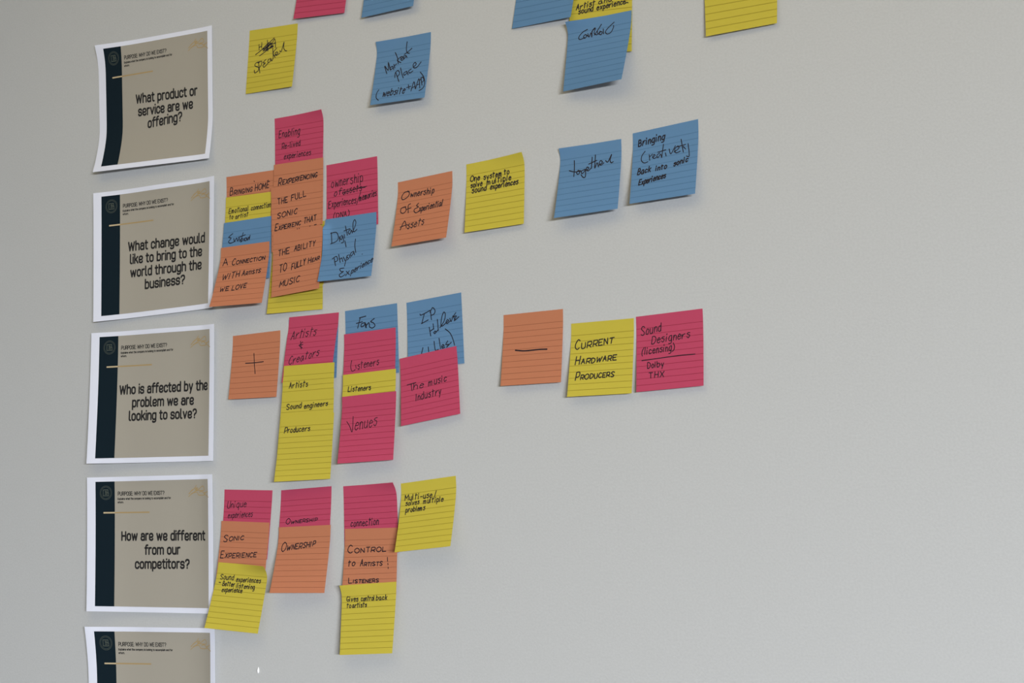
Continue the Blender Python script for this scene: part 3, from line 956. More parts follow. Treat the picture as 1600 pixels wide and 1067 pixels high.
 {'paper': 'orange', 'label': 'orange sticky note about a connection with artists, lowest of the left pile', 'ink': [('t', 1.15, 'h', 'A', (0.0718, 0.3092), (0.0948, -0.0063), (0.0, -0.1099)), ('t', 1.15, 'c', 'CONNECTION', (0.2659, 0.3186), (0.6541, -0.035), (0.0099, -0.0989)), ('t', 1.15, 'h', 'WITH', (0.1241, 0.5567), (0.3301, -0.0349), (0.0048, -0.0952)), ('t', 1.15, 'c', 'ARTISTS', (0.5112, 0.5172), (0.3525, -0.0256), (0.0133, -0.0887)), ('t', 1.15, 'h', 'WE', (0.1322, 0.7502), (0.163, -0.0084), (0.0069, -0.0689)), ('t', 1.15, 'h', 'LOVE', (0.3652, 0.7475), (0.2731, -0.0263), (0.0073, -0.0726))], 'corners': [(-1475.92, 350.89), (-1398.99, 350.9), (-1399.61, 277.53), (-1477.27, 278.53)],
  'z': [
   '416 416 415 415 414 414 414 413 413 412 412',
   '416 416 415 415 414 414 414 413 413 412 412',
   '427 426 426 425 424 423 422 422 421 420 419',
   '489 487 484 481 479 476 473 470 467 464 462',
   '597 592 586 579 573 566 560 554 547 541 536',
   '724 716 705 695 684 674 663 653 642 632 624',
   '863 849 834 819 804 789 774 759 744 729 718',
   '1009 990 971 951 931 911 892 872 852 833 818',
   '1161 1138 1113 1088 1064 1039 1014 990 965 940 922',
   '1319 1290 1260 1231 1201 1171 1141 1112 1082 1052 1030',
   '1482 1447 1412 1377 1342 1307 1272 1237 1202 1167 1141',
   '1649 1609 1568 1528 1487 1447 1407 1366 1326 1285 1255',
   '1819 1774 1728 1682 1636 1590 1544 1498 1452 1406 1371',
   '1993 1942 1891 1839 1787 1736 1684 1633 1581 1529 1491',
   '2171 2114 2056 1999 1941 1884 1827 1769 1712 1655 1597',
  ]},
 {'paper': 'pink', 'label': 'pink sticky note at the very top of the tall orange pile', 'ink': [('t', 0.95, 'h', 'Enabling', (0.0859, 0.317), (0.427, -0.0049), (0.0135, -0.1126)), ('t', 0.95, 'h', 'Re-lived', (0.1492, 0.5024), (0.3764, -0.0127), (0.007, -0.0878)), ('t', 0.95, 'h', 'experiences', (0.1921, 0.6647), (0.553, 0.0034), (0.0102, -0.0849))], 'corners': [(-1395.43, 496.79), (-1320.2, 496.24), (-1319.98, 420.88), (-1392.38, 420.88)],
  'z': [
   '25 25 25 25 31 72 132 199 271 346 425',
   '25 25 25 25 29 48 77 108 143 179 206',
   '26 26 26 26 27 32 40 48 58 67 74',
   '32 32 32 32 33 33 34 35 36 37 37',
   '43 43 43 43 43 43 43 43 43 43 43',
   '56 56 56 56 56 56 56 56 56 56 56',
   '70 70 70 70 70 70 70 70 70 70 70',
   '84 84 84 84 84 84 84 84 84 84 84',
   '99 99 99 99 99 99 99 99 99 99 99',
   '115 115 115 115 115 115 115 115 115 115 115',
   '131 131 131 131 131 131 131 131 131 131 131',
   '148 148 148 148 148 148 148 148 148 148 148',
   '165 165 165 165 165 165 165 165 165 165 165',
   '182 182 182 182 182 182 182 182 182 182 182',
   '200 200 200 200 200 200 200 200 200 200 200',
  ]},
 {'paper': 'orange', 'label': 'orange sticky note directly below the pink top note of the tall pile', 'ink': [('t', 1.25, 'c', 'REXPERIENCING', (0.0995, 0.3212), (0.7692, -0.0455), (0.0219, -0.1093))], 'corners': [(-1394.42, 441.21), (-1318.96, 440.13), (-1318.28, 362.53), (-1394.77, 361.65)],
  'z': [
   '209 209 210 210 210 210 211 211 211 212 212',
   '209 209 210 210 210 210 211 211 211 212 212',
   '211 212 212 212 213 213 213 213 214 214 214',
   '222 225 225 225 225 225 226 226 226 226 226',
   '239 239 238 236 235 234 233 231 230 229 228',
   '260 258 256 253 251 248 246 243 241 239 237',
   '283 280 276 273 269 265 262 258 254 251 248',
   '307 303 298 293 288 283 278 273 268 263 260',
   '333 327 320 314 308 302 295 289 283 277 272',
   '359 351 344 336 329 321 313 306 298 291 285',
   '386 377 368 359 350 341 332 323 314 305 298',
   '413 403 393 382 372 361 351 340 330 319 312',
   '442 430 418 406 394 382 370 358 346 334 325',
   '471 457 444 430 417 403 390 376 363 350 339',
   '500 485 470 455 440 425 410 395 380 365 350',
  ]},
 {'paper': 'orange', 'label': 'orange sticky note in the middle of the tall pile, about the full sonic experience', 'ink': [('t', 1.15, 'h', 'THE', (0.1344, 0.2724), (0.192, -0.0121), (0.0044, -0.0871)), ('t', 1.15, 'h', 'FULL', (0.406, 0.2429), (0.2937, -0.0418), (0.0042, -0.0845)), ('t', 1.15, 'h', 'SONIC', (0.1227, 0.4906), (0.3931, -0.0419), (0.0159, -0.0793)), ('t', 1.15, 'c', 'EXPERIENC', (0.0694, 0.6771), (0.5164, -0.0433), (0.0261, -0.1043)), ('t', 1.15, 'h', 'THAT', (0.662, 0.6181), (0.2439, -0.0297), (0.0083, -0.0832)), ('p', 1.15, [[(527, 686), (532, 687)]]), ('p', 1.15, [[(566, 685), (571, 685)]]), ('p', 1.15, [[(782, 670), (787, 669)]]), ('p', 1.15, [[(874, 663), (911, 658)]])], 'corners': [(-1398.06, 414.06), (-1321.17, 413.41), (-1319.13, 336.3), (-1392.7, 337.07)],
  'z': [
   '341 337 333 330 326 323 319 316 312 309 306',
   '341 337 333 330 326 323 319 316 312 309 306',
   '342 340 336 332 329 325 322 318 315 311 308',
   '356 356 351 346 342 339 335 332 328 325 323',
   '379 380 374 369 365 362 359 356 352 349 347',
   '410 404 399 395 392 389 387 384 381 378 376',
   '437 431 427 424 422 419 416 414 411 409 407',
   '464 460 457 455 453 450 448 446 443 441 439',
   '493 491 489 487 485 483 481 479 477 475 474',
   '526 524 522 521 519 517 515 514 512 510 509',
   '559 558 556 555 553 552 551 549 548 546 545',
   '593 592 591 590 589 588 587 586 585 584 583',
   '628 627 627 626 625 625 624 623 622 622 621',
   '664 663 663 663 662 662 662 661 661 661 660',
   '700 700 700 700 700 700 700 700 700 700 700',
  ]},
 {'paper': 'orange', 'label': 'orange sticky note about the ability to hear music, lowest and frontmost of the tall pile', 'ink': [('t', 1.15, 'h', 'THE', (0.1176, 0.3629), (0.2221, -0.0154), (0.0096, -0.0958)), ('t', 1.15, 'h', 'ABILITY', (0.4404, 0.3284), (0.417, -0.0281), (0.0085, -0.0855)), ('t', 1.15, 'h', 'TO', (0.146, 0.6326), (0.1434, -0.0187), (0.0061, -0.1225)), ('t', 1.15, 'h', 'FULLY', (0.4016, 0.6181), (0.2741, -0.0489), (0.0094, -0.0944)), ('t', 1.15, 'c', 'HEAR', (0.7395, 0.5639), (0.2165, -0.0295), (0.0131, -0.0871)), ('t', 1.15, 'h', 'MUSIC', (0.1636, 0.8633), (0.4113, -0.039), (0.0175, -0.0874))], 'corners': [(-1391.06, 358.0), (-1315.93, 359.92), (-1316.33, 287.36), (-1389.42, 283.45)],
  'z': [
   '676 675 673 671 669 667 665 663 661 659 658',
   '676 675 673 671 669 667 665 663 661 659 658',
   '680 679 677 675 673 671 669 667 665 663 661',
   '703 701 699 697 694 692 690 687 685 682 681',
   '735 735 733 731 728 726 724 721 719 716 714',
   '754 754 754 754 754 754 754 754 754 753 753',
   '785 786 787 788 789 790 791 793 794 795 796',
   '820 822 824 826 828 830 833 835 837 839 841',
   '857 860 863 866 869 872 875 879 882 885 888',
   '896 899 903 907 911 916 920 924 928 933 937',
   '935 939 944 950 955 960 966 971 976 982 987',
   '976 981 987 993 1000 1006 1013 1019 1026 1032 1038',
   '1017 1023 1030 1038 1046 1053 1061 1069 1076 1084 1091',
   '1059 1066 1075 1084 1092 1101 1110 1119 1128 1136 1145',
   '1100 1110 1120 1130 1140 1150 1160 1170 1180 1190 1200',
  ]},
 {'paper': 'pink', 'label': 'pink sticky note with crossed out words, partly under the blue digital note', 'ink': [('t', 0.95, 'h', 'ownership', (0.0975, 0.3482), (0.6164, -0.0142), (0.0065, -0.1305)), ('t', 0.95, 'h', 'of', (0.1541, 0.4841), (0.1351, -0.0087), (0.0188, -0.0938)), ('t', 0.95, 'h', 'assets', (0.3228, 0.4813), (0.3673, -0.0148), (0.0101, -0.1012)), ('p', 0.95, [[(312, 458), (535, 435), (790, 417)], [(624, 421), (757, 429)]]), ('t', 0.95, 'h', 'Experiences', (0.0416, 0.6502), (0.5364, -0.0113), (0.0102, -0.1018)), ('p', 0.95, [[(672, 491), (589, 666)]]), ('t', 0.95, 'h', 'memories', (0.6444, 0.6216), (0.3294, -0.0468), (0.0093, -0.0926)), ('t', 0.95, 'h', '(DNA)', (0.1436, 0.8216), (0.3007, -0.0122), (0.0075, -0.0754))], 'corners': [(-1315.74, 430.85), (-1241.33, 431.71), (-1238.94, 354.11), (-1314.1, 353.42)],
  'z': [
   '25 25 25 25 25 25 25 25 25 25 25',
   '25 25 25 25 25 25 25 25 25 25 25',
   '26 26 26 26 26 26 26 26 26 26 26',
   '32 32 32 32 32 31 31 31 31 30 30',
   '43 43 42 42 41 41 40 40 39 38 38',
   '56 55 54 53 52 51 51 50 49 48 47',
   '70 68 67 66 65 63 62 61 59 58 57',
   '84 83 81 79 77 76 74 72 71 69 68',
   '99 97 95 93 91 89 87 85 82 80 79',
   '115 113 110 107 105 102 100 97 95 92 90',
   '131 128 125 122 119 116 113 110 107 104 102',
   '148 144 141 137 134 130 127 123 120 116 114',
   '165 161 157 153 149 145 141 137 133 129 126',
   '182 178 173 169 164 160 155 151 146 142 139',
   '200 195 190 185 180 175 170 165 160 155 150',
  ]},
 {'paper': 'blue', 'label': 'blue sticky note about a digital and physical experience, stuck below a pink note', 'ink': [('p', 1.1, [[(128, 224), (161, 399)], [(118, 234), (227, 231), (278, 324), (236, 381), (140, 404)], [(293, 302), (314, 386)], [(346, 289), (310, 328), (347, 360), (361, 302), (391, 398), (350, 412)], [(388, 281), (405, 342)], [(399, 149), (452, 301)], [(375, 226), (491, 201)], [(501, 215), (459, 248), (496, 288), (521, 228), (544, 278)], [(543, 271), (604, 132), (579, 71), (547, 134), (569, 259), (629, 226)], [(414, 386), (454, 487)], [(620, 381), (621, 483), (656, 600)], [(246, 638), (300, 773)], [(216, 655), (288, 623), (324, 688), (270, 709)], [(328, 596), (381, 729)], [(365, 681), (395, 658), (430, 721)], [(426, 647), (470, 710)], [(495, 632), (473, 794)], [(518, 623), (491, 650), (531, 680), (504, 703)], [(539, 622), (559, 675)], [(599, 578), (559, 605), (579, 648), (615, 596), (612, 578), (639, 636)], [(468, 827), (392, 832), (425, 878), (469, 882), (399, 925), (436, 966), (513, 932)], [(522, 883), (590, 943)], [(580, 880), (523, 955)]]), ('t', 1.1, 'h', 'perience', (0.6171, 0.9347), (0.3758, -0.1571), (0.0088, -0.0879)), ('p', 1.1, [[(782, 637), (784, 638)]])], 'corners': [(-1315.32, 367.56), (-1241.32, 368.09), (-1240.36, 294.54), (-1314.61, 294.34)],
  'z': [
   '228 224 221 217 213 210 206 203 199 195 193',
   '266 250 221 217 213 210 206 203 199 195 193',
   '693 282 229 225 221 218 214 210 206 202 199',
   '695 351 278 273 267 262 257 251 246 241 237',
   '707 426 363 355 347 339 331 323 315 307 301',
   '735 515 462 451 440 429 419 408 397 386 378',
   '772 613 570 556 542 527 513 499 485 471 460',
   '814 717 683 666 648 631 613 596 578 561 547',
   '858 829 802 781 760 739 718 697 675 654 638',
   '974 951 925 900 875 851 826 801 776 751 733',
   '1108 1080 1052 1023 994 966 937 909 880 851 830',
   '1246 1214 1182 1149 1117 1084 1051 1019 986 954 929',
   '1387 1351 1315 1278 1242 1205 1168 1132 1095 1059 1031',
   '1531 1491 1450 1410 1369 1329 1288 1247 1207 1166 1135',
   '1678 1633 1588 1544 1499 1454 1409 1364 1320 1275 1230',
  ]},
 {'paper': 'orange', 'label': 'orange sticky note about ownership of assets, alone left of a yellow one', 'ink': [('p', 1.1, [[(215, 176), (128, 175), (78, 236), (103, 284), (181, 262), (220, 207), (188, 161)], [(174, 403), (94, 416), (88, 474), (142, 501), (187, 464), (165, 405)], [(259, 373), (219, 394), (235, 509)], [(191, 451), (277, 437)], [(410, 388), (374, 419), (414, 447), (347, 468), (343, 506), (386, 531), (457, 502)], [(122, 757), (185, 629), (233, 735)], [(115, 714), (245, 692)]]), ('t', 1.1, 'h', 'wnership', (0.2424, 0.2703), (0.427, 0.0015), (0.0092, -0.0923)), ('t', 1.1, 'h', 'xperiential', (0.4343, 0.5203), (0.4194, -0.0243), (0.0088, -0.0881)), ('t', 1.1, 'h', 'ssets', (0.2535, 0.7647), (0.2923, -0.0328), (0.011, -0.1096))], 'corners': [(-1212.01, 398.17), (-1136.9, 401.65), (-1135.58, 326.35), (-1210.66, 324.09)],
  'z': [
   '25 25 25 25 25 25 25 25 25 25 25',
   '25 25 25 25 25 25 25 25 25 25 25',
   '33 33 33 33 33 33 33 34 34 34 34',
   '82 82 82 82 82 82 82 82 82 82 83',
   '166 166 166 166 166 166 167 167 167 167 167',
   '264 265 265 265 265 266 266 266 267 267 267',
   '371 371 372 372 372 373 373 374 374 375 375',
   '484 484 485 485 486 486 487 487 488 488 489',
   '601 602 602 603 604 604 605 606 607 607 608',
   '723 724 724 725 726 727 728 729 729 730 731',
   '848 849 850 851 852 853 854 855 856 857 858',
   '977 978 979 980 982 983 984 985 986 987 988',
   '1109 1110 1111 1113 1114 1115 1117 1118 1119 1120 1121',
   '1244 1245 1246 1248 1249 1251 1252 1253 1255 1256 1258',
   '1380 1381 1383 1385 1386 1388 1390 1391 1393 1395 1396',
  ]},
 {'paper': 'yellow', 'label': 'yellow sticky note about one system, alone in the middle of the second row', 'ink': [('t', 1.2, 'h', 'One', (0.0697, 0.2648), (0.16, -0.0028), (0.004, -0.0795)), ('t', 1.2, 'h', 'system', (0.3049, 0.2708), (0.3028, -0.0062), (0.0038, -0.0764)), ('t', 1.2, 'h', 'to', (0.6574, 0.2571), (0.0828, -0.0021), (0.0, -0.0724)), ('t', 1.2, 'h', 'solve', (0.0818, 0.357), (0.1932, -0.0046), (0.0039, -0.0775)), ('t', 1.2, 'h', 'multiple', (0.3628, 0.3552), (0.4059, -0.0079), (0.0039, -0.0788)), ('t', 1.2, 'h', 'sound', (0.1035, 0.4396), (0.2428, -0.0086), (0.008, -0.0799)), ('t', 1.2, 'h', 'experiences', (0.4206, 0.4298), (0.4679, -0.0057), (0.0076, -0.0763))], 'corners': [(-1118.03, 406.29), (-1042.1, 409.23), (-1040.64, 332.23), (-1116.52, 330.64)],
  'z': [
   '25 25 25 25 32 83 159 243 332 427 525',
   '25 25 25 25 30 54 90 129 172 217 251',
   '29 29 29 29 30 36 46 56 67 79 87',
   '51 51 50 49 49 49 49 49 50 50 50',
   '90 88 87 85 83 81 80 78 76 74 73',
   '135 133 130 127 124 121 118 115 112 109 107',
   '184 181 176 172 168 164 159 155 151 147 143',
   '237 231 226 220 214 209 203 197 192 186 182',
   '291 284 277 270 263 256 249 242 235 227 222',
   '347 339 330 322 313 305 296 287 279 270 264',
   '405 396 385 375 365 355 345 335 324 314 307',
   '465 453 442 430 418 406 395 383 371 360 351',
   '526 513 499 486 473 459 446 433 419 406 396',
   '588 573 558 543 528 513 498 483 468 453 442',
   '652 635 618 601 585 568 551 534 518 501 484',
  ]},
 {'paper': 'blue', 'label': 'blue sticky note with the single word together, in the second row', 'ink': [('p', 1.15, [[(235, 200), (245, 310), (248, 431)], [(163, 336), (264, 368), (352, 360)], [(309, 354), (287, 382), (313, 409), (340, 383), (312, 351), (362, 374)], [(418, 353), (367, 371), (378, 407), (416, 381), (429, 352), (439, 455), (407, 468), (367, 425)], [(450, 374), (483, 344), (455, 324), (447, 358), (477, 382), (513, 353)], [(529, 192), (527, 353)], [(478, 284), (607, 249)], [(581, 168), (580, 355), (613, 284), (642, 348)], [(647, 324), (701, 289), (669, 261), (649, 297), (679, 328), (724, 300)], [(752, 273), (788, 297), (843, 198), (822, 275), (845, 318), (874, 306)]])], 'corners': [(-996.68, 407.2), (-922.63, 407.64), (-921.59, 333.64), (-996.66, 331.97)],
  'z': [
   '325 266 209 156 105 60 29 25 25 25 25',
   '161 140 113 88 64 43 28 25 25 25 25',
   '69 64 57 50 43 38 34 32 32 32 32',
   '87 86 84 82 80 78 77 75 74 73 72',
   '169 167 164 161 158 155 152 149 146 143 141',
   '270 266 261 256 251 246 241 236 231 226 223',
   '380 374 367 359 352 345 338 331 323 316 311',
   '496 487 478 468 459 449 440 430 420 411 404',
   '617 606 594 582 570 558 546 534 522 510 501',
   '743 729 714 700 685 671 656 641 627 612 601',
   '872 855 838 821 804 787 769 752 735 718 705',
   '1004 985 965 945 926 906 886 866 846 826 811',
   '1140 1118 1095 1073 1050 1028 1005 982 960 937 920',
   '1279 1254 1228 1203 1177 1152 1127 1101 1076 1050 1031',
   '1420 1391 1363 1335 1307 1278 1250 1222 1194 1165 1137',
  ]},
 {'paper': 'blue', 'label': 'blue sticky note with four lines of writing, at the right end of the second row', 'ink': [('t', 1.3, 'h', 'Bringing', (0.0873, 0.2006), (0.3995, -0.0272), (0.0138, -0.0918)), ('p', 1.0, [[(194, 287), (148, 342), (143, 407), (188, 451), (244, 443)], [(260, 347), (273, 428)], [(267, 381), (311, 348)], [(313, 397), (353, 374), (333, 358), (316, 387), (339, 414), (375, 402)], [(425, 350), (382, 376), (399, 412), (436, 371), (452, 414)], [(475, 240), (457, 422)], [(393, 336), (513, 324)], [(510, 366), (523, 411)], [(566, 323), (596, 394), (658, 295)], [(642, 377), (714, 338), (696, 305), (652, 337), (671, 394), (736, 383)], [(742, 222), (784, 405)], [(688, 314), (813, 304)], [(778, 325), (816, 367)], [(850, 299), (877, 470), (835, 466)]]), ('t', 1.3, 'h', 'Back', (0.0923, 0.603), (0.1998, -0.0126), (0.012, -0.0802)), ('t', 1.3, 'h', 'into', (0.3752, 0.5905), (0.1647, -0.0072), (0.0065, -0.0649)), ('t', 1.3, 'h', 'sonic', (0.6459, 0.5741), (0.2099, -0.0299), (0.0106, -0.0708)), ('t', 1.3, 'h', 'Experiences', (0.1201, 0.7544), (0.4124, -0.0408), (0.0109, -0.0729))], 'corners': [(-908.98, 411.39), (-833.44, 415.45), (-832.79, 338.49), (-907.95, 337.08)],
  'z': [
   '25 25 25 25 25 25 25 25 25 25 25',
   '25 25 25 25 25 25 25 25 25 25 25',
   '32 32 32 32 32 32 32 32 32 32 32',
   '69 69 69 69 70 70 70 70 70 70 71',
   '133 134 134 135 135 136 136 136 137 137 138',
   '209 210 211 212 212 213 214 215 216 216 217',
   '292 292 294 295 296 297 298 299 300 302 302',
   '378 379 381 383 384 386 387 389 390 392 393',
   '469 470 472 474 476 478 480 482 484 486 487',
   '563 565 567 569 571 574 576 578 581 583 585',
   '659 662 664 667 670 672 675 678 681 683 686',
   '759 761 764 767 771 774 777 780 783 786 789',
   '860 863 867 870 874 877 881 885 888 892 895',
   '964 967 971 975 979 983 987 991 995 999 1003',
   '1068 1073 1077 1082 1086 1091 1095 1100 1104 1109 1113',
  ]},
 {'paper': 'orange', 'label': 'orange sticky note with a hand drawn plus sign', 'ink': [('p', 1.1, [[(466, 308), (488, 462), (522, 625)], [(301, 450), (487, 455), (677, 450)]])], 'corners': [(-1459.53, 244.64), (-1384.97, 245.86), (-1385.59, 168.43), (-1459.93, 169.4)],
  'z': [
   '25 25 25 25 25 25 25 25 25 25 25',
   '25 25 25 25 25 25 25 25 25 25 25',
   '29 29 29 29 29 29 29 29 29 29 28',
   '52 51 51 51 50 50 50 49 49 49 48',
   '91 90 89 88 88 87 86 85 84 84 83',
   '137 136 134 133 132 130 129 128 126 125 124',
   '186 185 183 181 179 177 175 173 171 169 168',
   '239 237 234 232 229 227 224 221 219 216 214',
   '294 291 288 285 282 278 275 272 269 265 263',
   '351 348 344 340 336 332 328 324 320 316 313',
   '410 405 401 396 392 387 382 378 373 369 365',
   '470 465 460 454 449 444 438 433 428 422 418',
   '532 526 520 514 508 502 495 489 483 477 473',
   '595 588 581 574 568 561 554 547 540 533 528',
   '659 651 644 636 628 621 613 606 598 590 583',
  ]},
 {'paper': 'blue', 'label': 'blue sticky note hidden behind the pink artists note, a thin right edge showing', 'ink': [], 'corners': [(-1372.26, 256.79), (-1297.47, 256.0), (-1299.63, 185.69), (-1371.76, 184.88)],
  'z': [
   '25 25 25 25 25 25 25 25 25 25 25',
   '25 25 25 25 25 25 25 25 25 25 25',
   '26 26 26 26 26 26 26 26 26 26 26',
   '30 30 30 30 30 30 30 30 30 30 30',
   '38 38 38 38 38 38 38 38 38 38 38',
   '47 47 47 47 47 47 47 47 47 47 47',
   '57 57 57 57 57 57 57 57 57 57 57',
   '67 67 67 67 67 67 67 67 67 67 67',
   '78 78 78 78 78 78 78 78 78 78 78',
   '89 89 89 89 89 89 89 89 89 89 89',
   '101 101 101 101 101 101 101 101 101 101 101',
   '113 113 113 113 113 113 113 113 113 113 113',
   '125 125 125 125 125 125 125 125 125 125 125',
   '137 137 137 137 137 137 137 137 137 137 137',
   '150 150 150 150 150 150 150 150 150 150 150',
  ]},
 {'paper': 'pink', 'label': 'pink sticky note reading artists and creators, above three yellow notes', 'ink': [('t', 0.95, 'h', 'Artists', (0.0835, 0.351), (0.497, -0.0366), (0.0126, -0.126)), ('p', 0.95, [[(291, 388), (324, 509)], [(337, 400), (282, 456), (346, 495)], [(267, 448), (348, 444)]]), ('t', 0.95, 'h', 'Creators', (0.1057, 0.7377), (0.587, -0.0998), (0.0117, -0.1167))], 'corners': [(-1371.18, 259.79), (-1296.7, 259.54), (-1302.09, 185.39), (-1375.71, 183.93)],
  'z': [
   '61 61 61 61 61 61 61 61 61 61 61',
   '61 61 61 61 61 61 61 61 61 61 61',
   '67 67 67 67 67 67 67 67 67 67 67',
   '108 108 108 108 108 108 108 108 108 108 108',
   '199 199 199 199 199 199 199 199 199 199 199',
   '279 279 279 279 279 279 279 279 279 279 279',
   '350 350 350 350 350 350 350 350 350 350 350',
   '415 415 415 415 415 415 415 415 415 415 415',
   '476 476 476 476 476 476 476 476 476 476 476',
   '535 535 535 535 535 535 535 535 535 535 535',
   '591 591 591 591 591 591 591 591 591 591 591',
   '646 646 646 646 646 646 646 646 646 646 646',
   '699 699 699 699 699 699 699 699 699 699 699',
   '750 750 750 750 750 750 750 750 750 750 750',
   '800 800 800 800 800 800 800 800 800 800 800',
  ]},
 {'paper': 'yellow', 'label': 'uppermost of three stacked yellow sticky notes, directly under a pink note', 'ink': [('t', 1.1, 'h', 'Artists', (0.1335, 0.3664), (0.3604, -0.0104), (0.009, -0.0896))], 'corners': [(-1372.33, 203.03), (-1297.07, 202.39), (-1299.27, 133.47), (-1377.43, 131.15)],
  'z': [
   '775 776 777 779 780 781 783 784 785 786 788',
   '775 776 777 779 780 781 783 784 785 786 788',
   '779 780 782 783 784 786 787 788 790 790 790',
   '801 803 804 805 807 808 809 811 812 813 793',
   '835 799 797 798 798 799 799 799 800 799 798',
   '808 806 804 803 803 803 803 802 802 802 802',
   '815 814 813 812 812 811 810 809 808 808 807',
   '825 824 823 821 820 819 817 816 815 813 812',
   '836 834 832 830 828 827 825 823 821 819 818',
   '847 844 842 839 837 834 832 830 827 825 823',
   '857 854 851 848 845 842 839 836 833 830 828',
   '868 864 861 857 854 850 847 843 840 836 833',
   '879 875 870 866 862 858 854 850 846 842 839',
   '889 885 880 875 871 866 861 857 852 847 844',
   '900 895 890 884 879 874 869 863 858 853 848',
  ]},
 {'paper': 'yellow', 'label': 'yellow sticky note about sound engineers, between two other yellow ones', 'ink': [('t', 1.1, 'h', 'Sound', (0.1082, 0.2875), (0.2792, -0.0108), (0.0083, -0.0835)), ('t', 1.1, 'h', 'engineers', (0.4502, 0.2912), (0.4367, -0.0252), (0.0078, -0.078))], 'corners': [(-1374.02, 172.77), (-1296.91, 172.81), (-1299.1, 104.12), (-1379.36, 102.66)],
  'z': [
   '873 872 870 869 867 866 864 863 861 860 859',
   '873 872 870 869 867 866 864 863 861 860 859',
   '875 874 872 870 869 867 865 864 862 860 859',
   '888 886 883 881 878 875 873 870 868 865 863',
   '907 903 899 895 891 887 883 879 875 871 868',
   '926 921 915 910 905 899 894 888 883 878 874',
   '946 939 932 925 918 911 905 898 891 884 879',
   '965 957 948 940 932 924 915 907 899 891 885',
   '984 975 965 955 946 936 926 917 907 897 890',
   '1003 992 981 970 959 948 937 926 915 904 895',
   '1023 1010 998 985 973 960 948 935 923 910 901',
   '1042 1028 1014 1000 986 972 959 945 931 917 906',
   '1061 1046 1031 1015 1000 985 969 954 939 923 912',
   '1081 1064 1047 1030 1014 997 980 963 947 930 917',
   '1100 1082 1064 1045 1027 1009 991 973 955 936 921',
  ]},
 {'paper': 'yellow', 'label': 'yellow sticky note reading producers, lowest of the three stacked yellow notes', 'ink': [('t', 1.1, 'h', 'Producers', (0.089, 0.2634), (0.4775, -0.0131), (0.0081, -0.0808))], 'corners': [(-1374.58, 145.6), (-1296.19, 145.81), (-1301.16, 72.1), (-1380.42, 70.73)],
  'z': [
   '1011 1004 996 989 982 975 968 961 953 946 941',
   '1011 1004 996 989 982 975 968 961 953 946 941',
   '1012 1006 999 991 984 977 969 962 954 947 941',
   '1029 1022 1013 1004 995 986 977 968 959 951 944',
   '1061 1050 1038 1027 1015 1003 992 980 969 957 948',
   '1097 1082 1068 1053 1038 1023 1009 994 979 964 953',
   '1135 1118 1099 1081 1063 1045 1027 1009 991 972 959',
   '1176 1155 1133 1111 1090 1068 1046 1024 1003 981 965',
   '1219 1193 1168 1142 1117 1092 1066 1041 1015 990 971',
   '1263 1233 1204 1175 1146 1116 1087 1058 1028 999 977',
   '1308 1275 1242 1208 1175 1142 1109 1075 1042 1009 984',
   '1354 1317 1280 1243 1205 1168 1131 1093 1056 1019 991',
   '1402 1361 1319 1278 1236 1195 1153 1112 1070 1029 997',
   '1451 1405 1359 1313 1268 1222 1176 1130 1085 1039 1004',
   '1500 1450 1400 1350 1300 1250 1199 1149 1099 1049 1009',
  ]},
 {'paper': 'blue', 'label': 'blue sticky note reading fans, behind the pink listeners note', 'ink': [('p', 1.15, [[(294, 131), (240, 277)], [(279, 133), (403, 120)], [(217, 207), (335, 195)], [(386, 213), (317, 223), (309, 267), (365, 254), (386, 216), (391, 287)], [(399, 232), (409, 291)], [(408, 258), (458, 222), (468, 287)], [(564, 174), (492, 210), (542, 233), (573, 278), (520, 307), (466, 286)]])], 'corners': [(-1288.1, 260.33), (-1213.68, 263.09), (-1210.37, 185.98), (-1285.17, 183.38)],
  'z': [
   '25 25 25 25 25 25 25 25 25 25 25',
   '25 25 25 25 25 25 25 25 25 25 25',
   '26 26 26 26 26 26 26 26 26 26 26',
   '30 30 30 30 30 30 29 29 29 29 29',
   '38 38 37 37 37 36 36 36 35 35 35',
   '47 47 46 45 45 44 44 43 43 42 42',
   '57 56 55 55 54 53 52 52 51 50 49',
   '67 66 65 64 63 62 61 60 59 58 57',
   '78 77 76 74 73 72 70 69 68 67 66',
   '89 88 86 85 83 82 80 79 77 75 74',
   '101 99 97 95 94 92 90 88 86 85 83',
   '113 111 109 107 104 102 100 98 96 94 92',
   '125 123 120 118 115 113 111 108 106 103 102',
   '137 135 132 129 127 124 121 119 116 113 111',
   '150 147 144 141 138 135 132 129 126 123 120',
  ]},
 {'paper': 'pink', 'label': 'pink sticky note reading listeners, stuck over the blue fans note', 'ink': [('p', 0.9, [[(159, 418), (141, 510), (173, 584), (232, 567)], [(238, 497), (249, 548)]]), ('t', 0.9, 'h', 'steners', (0.2813, 0.5639), (0.4029, -0.026), (0.0054, -0.1077))], 'corners': [(-1288.84, 233.84), (-1215.29, 236.21), (-1213.35, 163.32), (-1286.59, 160.14)],
  'z': [
   '102 102 101 100 99 99 98 97 97 96 95',
   '102 102 101 100 99 99 98 97 97 96 95',
   '106 105 105 104 103 102 101 101 100 99 98',
   '127 126 125 124 123 122 121 120 119 117 117',
   '164 163 161 159 158 156 154 153 151 149 148',
   '207 206 203 201 198 196 194 191 189 187 185',
   '255 252 249 246 243 239 236 233 230 227 225',
   '304 301 297 293 289 285 281 278 274 270 267',
   '356 352 347 342 338 333 328 324 319 314 311',
   '410 405 399 394 388 383 377 372 366 361 356',
   '465 459 453 446 440 434 427 421 415 408 403',
   '522 515 508 501 493 486 479 472 464 457 452',
   '580 572 564 556 548 540 532 523 515 507 501',
   '640 631 622 613 603 594 585 576 567 558 551',
   '700 690 680 670 660 650 640 630 620 610 600',
  ]},
